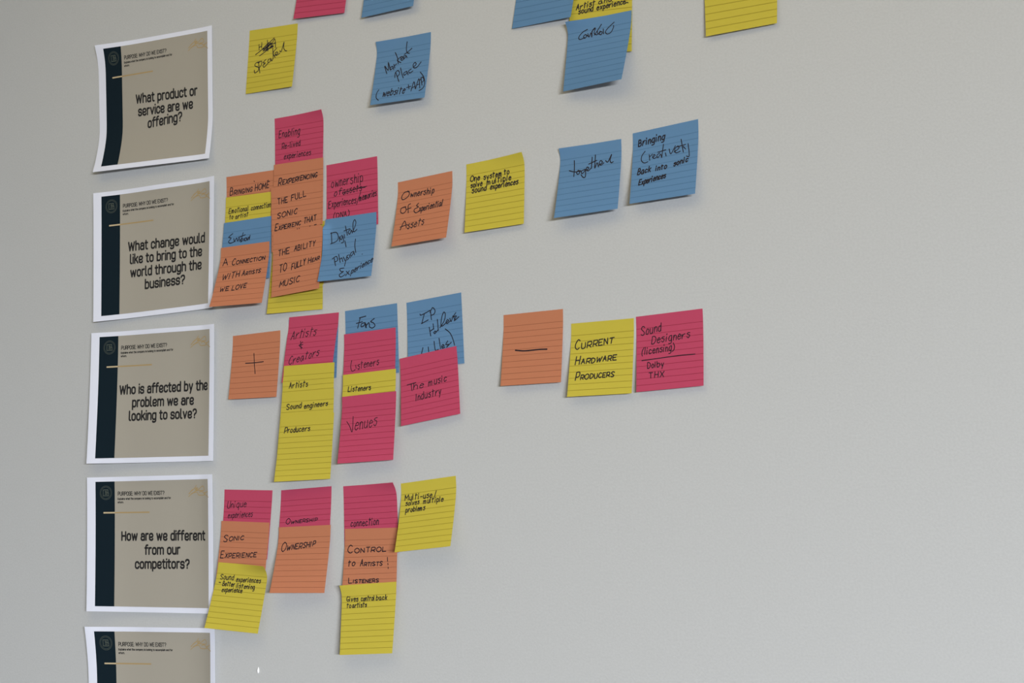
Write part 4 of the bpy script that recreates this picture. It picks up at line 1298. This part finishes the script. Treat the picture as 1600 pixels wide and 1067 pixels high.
 {'paper': 'yellow', 'label': 'yellow strip of a sticky note showing between two pink ones', 'ink': [('t', 1.1, 'h', 'Listeners', (0.1043, 0.2637), (0.4311, 0.0105), (0.0076, -0.0755))], 'corners': [(-1286.57, 187.5), (-1211.76, 190.01), (-1212.27, 117.0), (-1286.23, 112.91)],
  'z': [
   '561 556 550 545 540 534 529 524 518 513 509',
   '561 556 550 545 540 534 529 524 518 513 509',
   '567 563 557 551 545 540 534 528 522 516 511',
   '606 601 593 585 578 570 563 555 547 536 523',
   '666 657 648 639 630 621 613 604 595 586 550',
   '727 717 707 697 687 677 667 657 647 638 630',
   '652 646 637 629 621 613 604 596 588 580 573',
   '659 650 642 633 624 616 607 599 590 581 575',
   '684 674 665 656 646 637 627 618 608 599 592',
   '710 700 689 679 669 658 648 638 627 617 609',
   '737 725 714 703 692 681 669 658 647 636 627',
   '764 752 740 728 716 703 691 679 667 655 646',
   '792 779 766 753 740 727 714 701 688 675 665',
   '821 807 793 779 765 751 737 723 709 695 684',
   '850 835 820 805 790 775 760 745 730 715 700',
  ]},
 {'paper': 'pink', 'label': 'pink sticky note reading venues, lowest of its column', 'ink': [('p', 0.9, [[(108, 380), (166, 450), (223, 539), (221, 311)]]), ('t', 0.9, 'h', 'enues', (0.2715, 0.5181), (0.3907, -0.042), (0.0083, -0.1668))], 'corners': [(-1286.3, 162.97), (-1210.15, 165.2), (-1211.86, 90.2), (-1285.91, 88.29)],
  'z': [
   '737 729 721 714 708 701 694 687 680 674 668',
   '735 728 721 714 708 701 694 687 680 674 668',
   '738 733 726 719 712 704 697 690 683 676 671',
   '769 762 753 744 735 726 717 708 699 690 683',
   '823 812 800 788 775 763 751 738 726 714 704',
   '887 871 855 839 823 807 790 774 758 742 730',
   '955 935 915 894 874 854 833 813 793 772 757',
   '1027 1003 978 953 928 904 879 854 829 804 786',
   '1102 1073 1044 1014 985 956 926 897 867 838 816',
   '1180 1146 1112 1078 1044 1009 975 941 907 873 847',
   '1260 1221 1182 1143 1104 1065 1026 987 947 908 879',
   '1342 1299 1254 1210 1166 1122 1078 1033 989 945 912',
   '1427 1378 1328 1279 1229 1180 1131 1081 1032 983 946',
   '1512 1458 1403 1349 1294 1240 1185 1130 1076 1021 980',
   '1600 1540 1480 1420 1360 1300 1240 1180 1120 1060 1006',
  ]},
 {'paper': 'blue', 'label': 'blue sticky note about holders, its lower half under a tilted pink note', 'ink': [('p', 1.1, [[(319, 213), (272, 341)], [(242, 202), (269, 219), (425, 176)], [(264, 345), (389, 307)], [(436, 178), (448, 312)], [(426, 205), (476, 142), (519, 189), (500, 236), (449, 247)], [(404, 415), (426, 544)], [(476, 376), (483, 454)], [(415, 478), (485, 445)], [(508, 484), (483, 503), (502, 520), (524, 498), (508, 483)], [(555, 322), (566, 484)], [(523, 504), (565, 471)], [(596, 446), (672, 366), (703, 273), (674, 235), (634, 309), (616, 417), (648, 427), (703, 393)], [(703, 396), (756, 367), (733, 352), (709, 381), (727, 406), (780, 378)], [(779, 339), (802, 386), (838, 311), (858, 355)], [(890, 271), (844, 325), (896, 319), (857, 381), (940, 338)], [(691, 478), (772, 546), (820, 642), (844, 727)], [(280, 697), (250, 784)], [(375, 698), (382, 767)], [(483, 630), (502, 758), (554, 757)], [(573, 596), (596, 746)], [(616, 727), (661, 713), (637, 694), (615, 720), (631, 745), (672, 733)], [(727, 654), (689, 703), (740, 703), (703, 739), (788, 681)]])], 'corners': [(-1200.56, 262.41), (-1126.07, 267.39), (-1121.94, 190.49), (-1196.54, 187.1)],
  'z': [
   '25 25 25 25 25 25 25 25 25 25 25',
   '25 25 25 25 25 25 25 25 25 25 25',
   '27 27 26 26 26 26 26 26 26 26 26',
   '36 36 35 34 33 32 32 31 30 29 28',
   '53 51 49 47 45 43 41 39 37 35 33',
   '73 70 66 63 59 56 52 49 45 42 39',
   '95 90 85 80 75 70 65 59 54 49 45',
   '118 111 105 98 91 84 77 71 64 57 52',
   '142 133 125 116 108 99 91 82 74 65 59',
   '167 156 146 136 125 115 105 95 84 74 66',
   '192 180 168 156 143 131 119 107 95 83 74',
   '218 204 190 176 162 148 134 120 106 92 81',
   '245 229 213 197 181 165 149 133 117 101 89',
   '272 254 236 218 200 182 164 146 128 110 97',
   '300 280 260 240 220 200 180 160 140 120 103',
  ]},
 {'paper': 'pink', 'label': 'tilted pink sticky note about the music industry, over a blue note', 'ink': [('p', 0.95, [[(114, 412), (269, 403)], [(184, 411), (199, 513)]]), ('t', 0.95, 'h', 'he', (0.2271, 0.5042), (0.1649, -0.0074), (0.0047, -0.0935)), ('t', 0.95, 'h', 'music', (0.4838, 0.495), (0.3094, -0.0177), (0.0097, -0.0968)), ('t', 0.95, 'h', 'Industry', (0.2628, 0.6722), (0.4271, -0.0202), (0.0101, -0.1006))], 'corners': [(-1207.84, 200.82), (-1131.8, 209.7), (-1124.25, 136.32), (-1201.82, 126.43)],
  'z': [
   '321 307 293 279 265 251 237 223 209 195 185',
   '321 307 293 279 265 251 237 223 209 195 185',
   '321 311 300 283 268 254 240 226 212 198 187',
   '342 331 321 303 287 272 257 243 228 213 202',
   '380 366 350 335 319 303 287 272 256 240 229',
   '423 406 390 373 356 339 322 306 289 272 259',
   '468 451 433 415 396 378 360 342 324 306 293',
   '516 497 478 459 439 420 400 381 362 342 328',
   '567 546 526 505 484 463 442 422 401 380 364',
   '619 597 575 552 530 508 486 464 441 419 402',
   '673 649 625 602 578 554 531 507 483 459 442',
   '728 703 677 652 627 602 576 551 526 501 482',
   '784 757 731 704 677 650 623 597 570 543 523',
   '841 813 785 756 728 700 671 643 615 586 565',
   '900 870 840 810 780 750 720 690 660 630 600',
  ]},
 {'paper': 'orange', 'label': 'orange sticky note with a hand drawn minus sign', 'ink': [('p', 1.5, [[(220, 512), (382, 531), (615, 528), (748, 533)]])], 'corners': [(-1070.81, 238.32), (-996.07, 238.72), (-996.28, 162.54), (-1070.99, 162.79)],
  'z': [
   '25 25 25 25 25 25 25 25 25 25 25',
   '25 25 25 25 25 25 25 25 25 25 25',
   '29 29 29 29 29 29 29 29 28 28 28',
   '53 52 52 51 51 50 49 49 48 48 47',
   '93 92 91 90 88 87 85 84 82 81 80',
   '142 140 137 135 132 130 128 125 123 120 119',
   '194 191 187 184 180 177 173 170 166 163 160',
   '249 245 240 236 231 226 222 217 213 208 204',
   '307 301 295 290 284 278 272 266 261 255 250',
   '366 360 353 346 339 332 325 317 310 303 298',
   '428 420 412 403 395 387 378 370 362 353 347',
   '491 482 472 462 453 443 434 424 414 405 398',
   '555 545 534 523 512 501 490 479 468 457 449',
   '621 609 597 585 572 560 548 536 523 511 502',
   '688 675 661 647 634 620 607 593 579 566 552',
  ]},
 {'paper': 'yellow', 'label': 'yellow sticky note about current hardware, between an orange and a pink note', 'ink': [('t', 1.2, 'c', 'CURRENT', (0.0752, 0.3665), (0.6003, -0.059), (0.0131, -0.1309)), ('t', 1.2, 'c', 'HARDWARE', (0.0906, 0.5704), (0.6444, -0.0331), (0.0133, -0.1107)), ('t', 1.2, 'c', 'PRODUCERS', (0.1123, 0.7778), (0.5961, -0.0167), (0.0104, -0.1042))], 'corners': [(-986.2, 222.64), (-911.48, 222.49), (-912.09, 146.4), (-987.04, 146.7)],
  'z': [
   '25 25 25 25 25 25 25 25 25 25 25',
   '25 25 25 25 25 25 25 25 25 25 25',
   '30 30 30 30 30 29 29 29 29 29 29',
   '60 59 58 57 56 55 54 52 51 50 49',
   '112 110 107 104 101 99 96 93 90 87 85',
   '174 170 165 160 155 150 145 141 136 131 127',
   '241 234 227 220 213 206 199 192 185 178 173',
   '312 303 293 284 275 265 256 246 237 228 221',
   '385 374 362 350 338 327 315 303 291 280 271',
   '462 448 433 419 405 390 376 362 348 333 323',
   '540 524 507 490 473 456 439 422 406 389 376',
   '621 602 582 563 543 524 504 485 465 446 431',
   '703 681 659 637 615 593 570 548 526 504 487',
   '787 763 738 713 688 663 638 613 588 563 545',
   '873 846 818 790 762 735 707 679 651 624 596',
  ]},
 {'paper': 'pink', 'label': 'pink sticky note about sound designers, at the right end of the third row', 'ink': [('t', 0.95, 'h', 'Sound', (0.0731, 0.2567), (0.298, -0.0305), (0.011, -0.1102)), ('t', 0.95, 'h', 'Designers', (0.232, 0.3843), (0.5656, -0.0314), (0.0099, -0.0987)), ('t', 0.95, 'h', '(licensing)', (0.0828, 0.5182), (0.4853, -0.0195), (0.009, -0.0905)), ('p', 0.95, [[(83, 591), (263, 586), (641, 576), (878, 580)]]), ('t', 0.95, 'h', 'Dolby', (0.1684, 0.7006), (0.2426, -0.0053), (0.0038, -0.076)), ('t', 0.95, 'h', 'THX', (0.1902, 0.832), (0.2211, 0.0013), (0.0035, -0.0702))], 'corners': [(-908.99, 223.59), (-833.17, 225.77), (-831.36, 149.5), (-907.25, 147.34)],
  'z': [
   '25 25 25 25 25 25 25 25 25 25 25',
   '25 25 25 25 25 25 25 25 25 25 25',
   '28 28 28 28 28 28 28 28 28 28 28',
   '45 45 45 45 45 45 45 45 45 45 45',
   '75 75 75 75 75 75 74 74 74 74 74',
   '111 110 110 110 110 109 109 109 109 108 108',
   '149 148 148 148 147 147 147 146 146 146 145',
   '189 189 188 188 187 187 186 186 185 185 185',
   '231 231 230 229 229 228 228 227 227 226 226',
   '275 274 273 273 272 271 271 270 269 268 268',
   '319 319 318 317 316 316 315 314 313 312 312',
   '366 365 364 363 362 361 360 359 358 357 356',
   '413 412 411 410 409 408 406 405 404 403 402',
   '461 460 459 457 456 455 454 453 451 450 449',
   '510 509 507 506 505 503 502 500 499 498 496',
  ]},
 {'paper': 'pink', 'label': 'pink sticky note reading unique experiences, leftmost in the bottom row', 'ink': [('t', 0.9, 'h', 'Unique', (0.0709, 0.2776), (0.3994, -0.0315), (0.0097, -0.0974)), ('t', 0.9, 'h', 'experiences', (0.1024, 0.4211), (0.5145, -0.0329), (0.0085, -0.085))], 'corners': [(-1470.99, 64.61), (-1395.84, 61.8), (-1401.15, -16.89), (-1472.48, -13.71)],
  'z': [
   '25 25 25 25 25 25 25 25 25 25 25',
   '25 25 25 25 25 25 25 25 25 25 25',
   '27 27 27 27 27 27 27 27 27 27 27',
   '41 40 40 39 39 39 38 38 37 37 37',
   '64 63 62 61 60 59 58 57 56 55 54',
   '91 89 88 86 84 82 81 79 77 75 74',
   '120 118 116 113 111 108 105 103 100 98 96',
   '152 149 145 142 138 135 132 128 125 121 119',
   '184 180 176 172 167 163 159 155 150 146 143',
   '218 213 208 203 198 192 187 182 177 172 168',
   '253 247 241 235 229 222 216 210 204 198 194',
   '288 281 274 267 260 253 246 239 232 225 220',
   '325 317 309 301 293 285 277 269 261 253 247',
   '362 353 344 335 326 317 308 299 290 281 275',
   '400 390 380 370 360 350 340 330 320 310 300',
  ]},
 {'paper': 'orange', 'label': 'orange sticky note reading sonic experience, between a pink and a yellow note', 'ink': [('t', 1.15, 'c', 'SONIC', (0.0754, 0.3304), (0.4109, -0.0463), (0.0105, -0.1051)), ('t', 1.15, 'c', 'EXPERIENCE', (0.043, 0.5917), (0.7389, -0.0391), (0.0114, -0.1139))], 'corners': [(-1473.42, 28.09), (-1398.68, 24.93), (-1403.4, -46.55), (-1476.96, -44.68)],
  'z': [
   '243 239 236 232 228 224 220 216 212 209 206',
   '243 239 236 232 228 224 220 216 212 209 206',
   '246 243 239 235 231 227 223 219 215 211 208',
   '266 263 258 253 249 244 239 235 230 226 223',
   '300 296 290 284 279 273 268 262 257 251 247',
   '341 335 328 321 315 308 301 295 288 281 276',
   '385 377 369 361 353 346 338 330 322 314 308',
   '431 422 413 404 394 385 376 366 357 348 341',
   '480 469 459 448 437 426 416 405 394 384 375',
   '530 518 506 493 481 469 457 445 433 421 411',
   '581 568 554 541 527 513 500 486 472 459 448',
   '634 619 604 589 574 558 543 528 513 498 486',
   '688 672 655 638 622 605 588 571 554 538 525',
   '744 725 707 689 670 652 634 615 597 579 565',
   '800 780 760 740 720 700 680 660 640 620 600',
  ]},
 {'paper': 'yellow', 'label': 'slanted yellow sticky note about sound experiences, overlapping the edge of the white page', 'ink': [('t', 1.05, 'h', 'Sound', (0.0873, 0.2531), (0.2611, -0.0065), (0.0037, -0.0738)), ('t', 1.05, 'h', 'experiences', (0.4077, 0.2698), (0.4749, -0.0132), (0.0037, -0.0732)), ('p', 1.05, [[(75, 303), (111, 304)]]), ('t', 1.05, 'h', 'Better', (0.1556, 0.347), (0.2365, 0.0026), (0.0035, -0.0694)), ('t', 1.05, 'h', 'listening', (0.4304, 0.3605), (0.3522, -0.0004), (0.0034, -0.0689)), ('t', 1.05, 'h', 'experience', (0.1663, 0.4363), (0.3941, -0.0093), (0.0035, -0.0691))], 'corners': [(-1473.21, -19.81), (-1395.97, -24.47), (-1407.42, -100.5), (-1485.18, -95.2)],
  'z': [
   '689 678 666 655 656 736 861 1000 1150 1309 1474',
   '689 678 666 655 652 684 736 796 862 931 984',
   '694 685 673 661 652 651 656 663 672 682 688',
   '739 726 711 695 680 666 654 642 631 619 611',
   '798 783 765 748 730 712 695 678 662 645 633',
   '867 848 828 808 788 768 747 727 707 687 672',
   '946 923 899 875 852 828 804 780 756 732 714',
   '1030 1003 975 947 920 892 864 836 808 780 759',
   '1118 1087 1055 1023 990 958 926 894 862 830 806',
   '1209 1173 1137 1100 1064 1027 991 954 918 881 854',
   '1303 1262 1221 1180 1139 1099 1058 1017 976 935 904',
   '1399 1354 1308 1263 1217 1172 1126 1080 1035 989 955',
   '1497 1447 1397 1347 1297 1246 1196 1146 1095 1045 1007',
   '1598 1543 1488 1433 1378 1323 1267 1212 1157 1102 1061',
   '1700 1640 1580 1520 1460 1400 1340 1280 1220 1160 1101',
  ]},
 {'paper': 'pink', 'label': 'pink sticky note reading ownership in small letters, over an orange note', 'ink': [('t', 0.95, 'c', 'OWNERSHIP', (0.1333, 0.5275), (0.6129, -0.0182), (0.0119, -0.0795))], 'corners': [(-1382.64, 61.48), (-1307.54, 64.28), (-1308.9, -10.06), (-1384.96, -12.59)],
  'z': [
   '25 25 25 25 25 25 25 25 25 25 25',
   '25 25 25 25 25 25 25 25 25 25 25',
   '27 27 27 27 27 27 27 27 27 27 27',
   '41 41 41 41 41 41 41 41 41 41 41',
   '64 64 64 64 64 64 64 64 64 64 64',
   '91 91 91 91 91 91 91 91 91 91 91',
   '121 121 121 121 121 121 121 121 121 121 121',
   '152 152 152 152 152 152 152 152 152 152 152',
   '184 184 184 184 184 184 184 184 184 184 184',
   '218 218 218 218 218 218 218 218 218 218 218',
   '253 253 253 253 253 253 253 253 253 253 253',
   '288 288 288 288 288 288 288 288 288 288 288',
   '325 325 325 325 325 325 325 325 325 325 325',
   '362 362 362 362 362 362 362 362 362 362 362',
   '400 400 400 400 400 400 400 400 400 400 400',
  ]},
 {'paper': 'orange', 'label': 'orange sticky note reading ownership, hanging below a pink one', 'ink': [('t', 1.15, 'c', 'OWNERSHIP', (0.0819, 0.3715), (0.6315, -0.0666), (0.0192, -0.128))], 'corners': [(-1383.44, 19.41), (-1306.42, 21.12), (-1308.61, -53.93), (-1383.67, -54.3)],
  'z': [
   '298 299 299 300 300 301 301 302 302 303 303',
   '298 299 299 300 300 301 301 302 302 303 303',
   '308 308 308 308 308 308 308 308 308 308 308',
   '361 359 356 354 351 349 346 344 342 339 337',
   '452 447 440 434 427 420 413 406 399 393 388',
   '562 551 540 528 516 504 492 480 468 456 447',
   '681 664 647 629 612 594 577 559 542 524 511',
   '806 783 760 736 713 690 666 643 620 596 579',
   '936 907 878 848 819 789 760 730 701 671 649',
   '1071 1036 1000 964 928 893 857 821 785 749 722',
   '1210 1168 1126 1084 1041 999 957 914 872 830 798',
   '1353 1304 1255 1206 1157 1108 1059 1010 961 912 875',
   '1499 1444 1388 1332 1276 1220 1164 1108 1052 996 955',
   '1648 1586 1523 1460 1397 1334 1271 1208 1145 1083 1035',
   '1800 1730 1660 1590 1520 1450 1380 1310 1240 1170 1100',
  ]},
 {'paper': 'pink', 'label': 'pink sticky note reading connection, top of its column beside a yellow note', 'ink': [('t', 0.95, 'h', 'connection', (0.1281, 0.5916), (0.5133, -0.0058), (0.0098, -0.0984))], 'corners': [(-1290.52, 63.7), (-1215.56, 65.88), (-1210.93, -9.87), (-1286.89, -13.01)],
  'z': [
   '25 25 25 25 33 95 186 286 394 507 625',
   '25 25 25 25 31 60 102 150 201 255 296',
   '26 26 26 26 28 36 47 60 73 88 97',
   '32 32 32 32 33 33 35 36 37 39 40',
   '43 43 43 43 43 43 43 43 43 43 43',
   '56 56 56 56 56 56 56 56 56 56 56',
   '70 70 70 70 70 70 70 70 70 70 70',
   '84 84 84 84 84 84 84 84 84 84 84',
   '99 99 99 99 99 99 99 99 99 99 99',
   '115 115 115 115 115 115 115 115 115 115 115',
   '131 131 131 131 131 131 131 131 131 131 131',
   '148 148 148 148 148 148 148 148 148 148 148',
   '165 165 165 165 165 165 165 165 165 165 165',
   '182 182 182 182 182 182 182 182 182 182 182',
   '200 200 200 200 200 200 200 200 200 200 200',
  ]},
 {'paper': 'orange', 'label': 'orange sticky note about control to artists, between a pink and a yellow note', 'ink': [('t', 1.15, 'c', 'CONTROL', (0.0724, 0.3586), (0.7106, -0.0166), (0.0055, -0.1092)), ('t', 1.15, 'h', 'to', (0.0861, 0.5447), (0.1298, -0.0042), (0.0042, -0.0836)), ('t', 1.15, 'c', 'ARTISTS', (0.3187, 0.5486), (0.4048, 0.0037), (0.0044, -0.0884)), ('p', 1.0, [[(823, 436), (828, 492)], [(833, 524), (837, 545)], [(841, 580), (842, 601)]]), ('t', 1.15, 'c', 'LISTENERS', (0.1161, 0.7909), (0.5519, 0.0025), (0.0038, -0.0752))], 'corners': [(-1286.69, 16.4), (-1213.04, 16.87), (-1212.26, -55.84), (-1286.53, -59.16)],
  'z': [
   '182 183 183 184 184 185 186 186 187 187 188',
   '182 183 183 184 184 185 186 186 187 187 188',
   '186 186 187 187 187 188 188 189 189 189 190',
   '208 207 207 206 205 204 204 203 202 202 201',
   '246 244 241 238 236 233 231 228 225 223 221',
   '291 286 282 277 272 267 262 257 253 248 244',
   '339 333 325 318 311 304 296 289 282 275 269',
   '391 381 372 362 352 342 333 323 313 303 296',
   '444 432 420 408 395 383 370 358 345 333 324',
   '500 485 470 455 440 424 409 394 379 364 352',
   '557 540 522 504 486 468 450 432 414 396 382',
   '616 595 574 554 533 512 491 470 449 428 412',
   '676 652 629 605 581 557 533 509 485 461 444',
   '737 711 684 657 630 603 576 549 522 495 475',
   '800 770 740 710 680 650 620 590 560 530 500',
  ]},
 {'paper': 'yellow', 'label': 'yellow sticky note about giving control back, lowest of all the notes', 'ink': [('t', 1.05, 'h', 'Gives', (0.0957, 0.2358), (0.2121, 0.0022), (0.0033, -0.067)), ('t', 1.05, 'h', 'control', (0.3648, 0.2407), (0.243, 0.0011), (0.0033, -0.0665)), ('t', 1.05, 'h', 'back', (0.641, 0.2434), (0.1944, -0.0011), (0.0033, -0.066)), ('t', 1.05, 'h', 'to', (0.0991, 0.3291), (0.0778, -0.0017), (0.0031, -0.063)), ('t', 1.05, 'h', 'artists', (0.204, 0.3286), (0.2656, 0.0014), (0.0031, -0.0628))], 'corners': [(-1286.04, -45.6), (-1211.37, -41.22), (-1213.57, -117.4), (-1284.84, -121.07)],
  'z': [
   '1205 1103 1005 910 819 736 672 643 620 596 579',
   '983 936 876 819 764 713 670 643 620 596 579',
   '850 826 793 761 729 699 670 646 623 599 582',
   '825 807 783 758 734 710 686 663 640 616 599',
   '856 833 810 786 763 740 716 693 669 646 628',
   '892 869 846 822 798 775 751 728 704 681 663',
   '931 908 884 861 837 813 790 766 742 719 701',
   '972 949 925 901 877 854 830 806 782 758 740',
   '1015 992 968 944 920 896 872 848 824 800 782',
   '1060 1036 1012 988 964 939 915 891 867 843 825',
   '1106 1082 1057 1033 1009 984 960 936 911 887 869',
   '1153 1128 1104 1079 1055 1031 1006 982 957 933 914',
   '1201 1176 1152 1127 1102 1078 1053 1029 1004 979 961',
   '1250 1225 1200 1176 1151 1126 1101 1076 1052 1027 1008',
   '1300 1275 1250 1225 1200 1175 1150 1125 1100 1075 1050',
  ]},
 {'paper': 'yellow', 'label': 'yellow sticky note about multiple uses, at the right end of the bottom row', 'ink': [('t', 1.05, 'h', 'Multi-use', (0.0751, 0.2582), (0.4944, 0.0032), (0.004, -0.0806)), ('p', 1.05, [[(646, 174), (610, 279)]]), ('t', 1.05, 'h', 'solves', (0.0966, 0.334), (0.2445, -0.0005), (0.0034, -0.0687)), ('t', 1.05, 'h', 'multiple', (0.4202, 0.3366), (0.358, 0.004), (0.0036, -0.0721)), ('t', 1.05, 'h', 'problems', (0.1097, 0.435), (0.3486, -0.0009), (0.0036, -0.0727))], 'corners': [(-1209.1, 64.52), (-1134.93, 70.91), (-1130.44, -3.63), (-1204.98, -9.68)],
  'z': [
   '25 25 25 25 25 25 25 25 25 25 25',
   '25 25 25 25 25 25 25 25 25 25 25',
   '35 35 35 35 35 35 35 35 35 35 35',
   '95 95 95 95 95 94 94 94 94 94 94',
   '198 198 197 197 197 197 197 196 196 196 196',
   '319 319 318 318 318 317 317 317 316 316 316',
   '450 450 449 449 448 448 447 447 446 446 445',
   '589 588 587 587 586 585 585 584 583 583 582',
   '733 732 732 731 730 729 728 727 726 726 725',
   '883 882 881 880 879 878 877 876 875 874 873',
   '1037 1036 1035 1034 1032 1031 1030 1029 1027 1026 1025',
   '1195 1194 1193 1191 1190 1188 1187 1186 1184 1183 1182',
   '1357 1356 1354 1353 1351 1349 1348 1346 1345 1343 1342',
   '1522 1521 1519 1517 1516 1514 1512 1510 1508 1507 1505',
   '1691 1689 1687 1685 1683 1681 1679 1677 1675 1673 1671',
  ]},
]


def make_note(k, n):
    s = Sheet(n['corners'], n['z'])
    o = s.mesh('sticky_note', M_NOTE[n['paper']], 0.10)
    tag(o, n['label'], 'sticky note', 'ruled sticky notes on the wall')
    rng = random.Random(100 + k)
    for it in n['ink']:                       # each word or drawn mark is a piece of writing of its own
        if it[0] == 'p':
            strokes = [flow([(a / 1000, b / 1000) for a, b in st], False, 4) for st in it[2]]
        else:
            strokes = place(hand_strokes(it[3], it[2], rng), *it[4:])
        s.ribbons('handwriting', strokes, it[1] * 0.96, M_INK, o, 0.15)
    return o


for k, n in enumerate(NOTES):
    make_note(k, n)

# ------------------------------------------------------------------ a drip of gloss paint low on the wall
bm = bmesh.new()
bmesh.ops.create_uvsphere(bm, u_segments=20, v_segments=14, radius=1)
for v in bm.verts:
    t = (v.co.z + 1) / 2
    w = 1.0 - 0.45 * t                        # fuller at the bottom, drawn out at the top
    v.co = Vector((v.co.x * 1.15 * w, v.co.y * 1.6 * w, v.co.z * 3.4)) * MM
me = bpy.data.meshes.new('paint_drip')
bm.to_mesh(me)
bm.free()
me.materials.append(M_DRIP)
for p in me.polygons:
    p.use_smooth = True
drip = bpy.data.objects.new('paint_drip', me)
drip.location = (-1.4160, -0.0006, EYE + -0.1423)
col.objects.link(drip)
tag(drip, 'tiny glossy white paint drip on the wall below the bottom row of notes', 'paint drip')
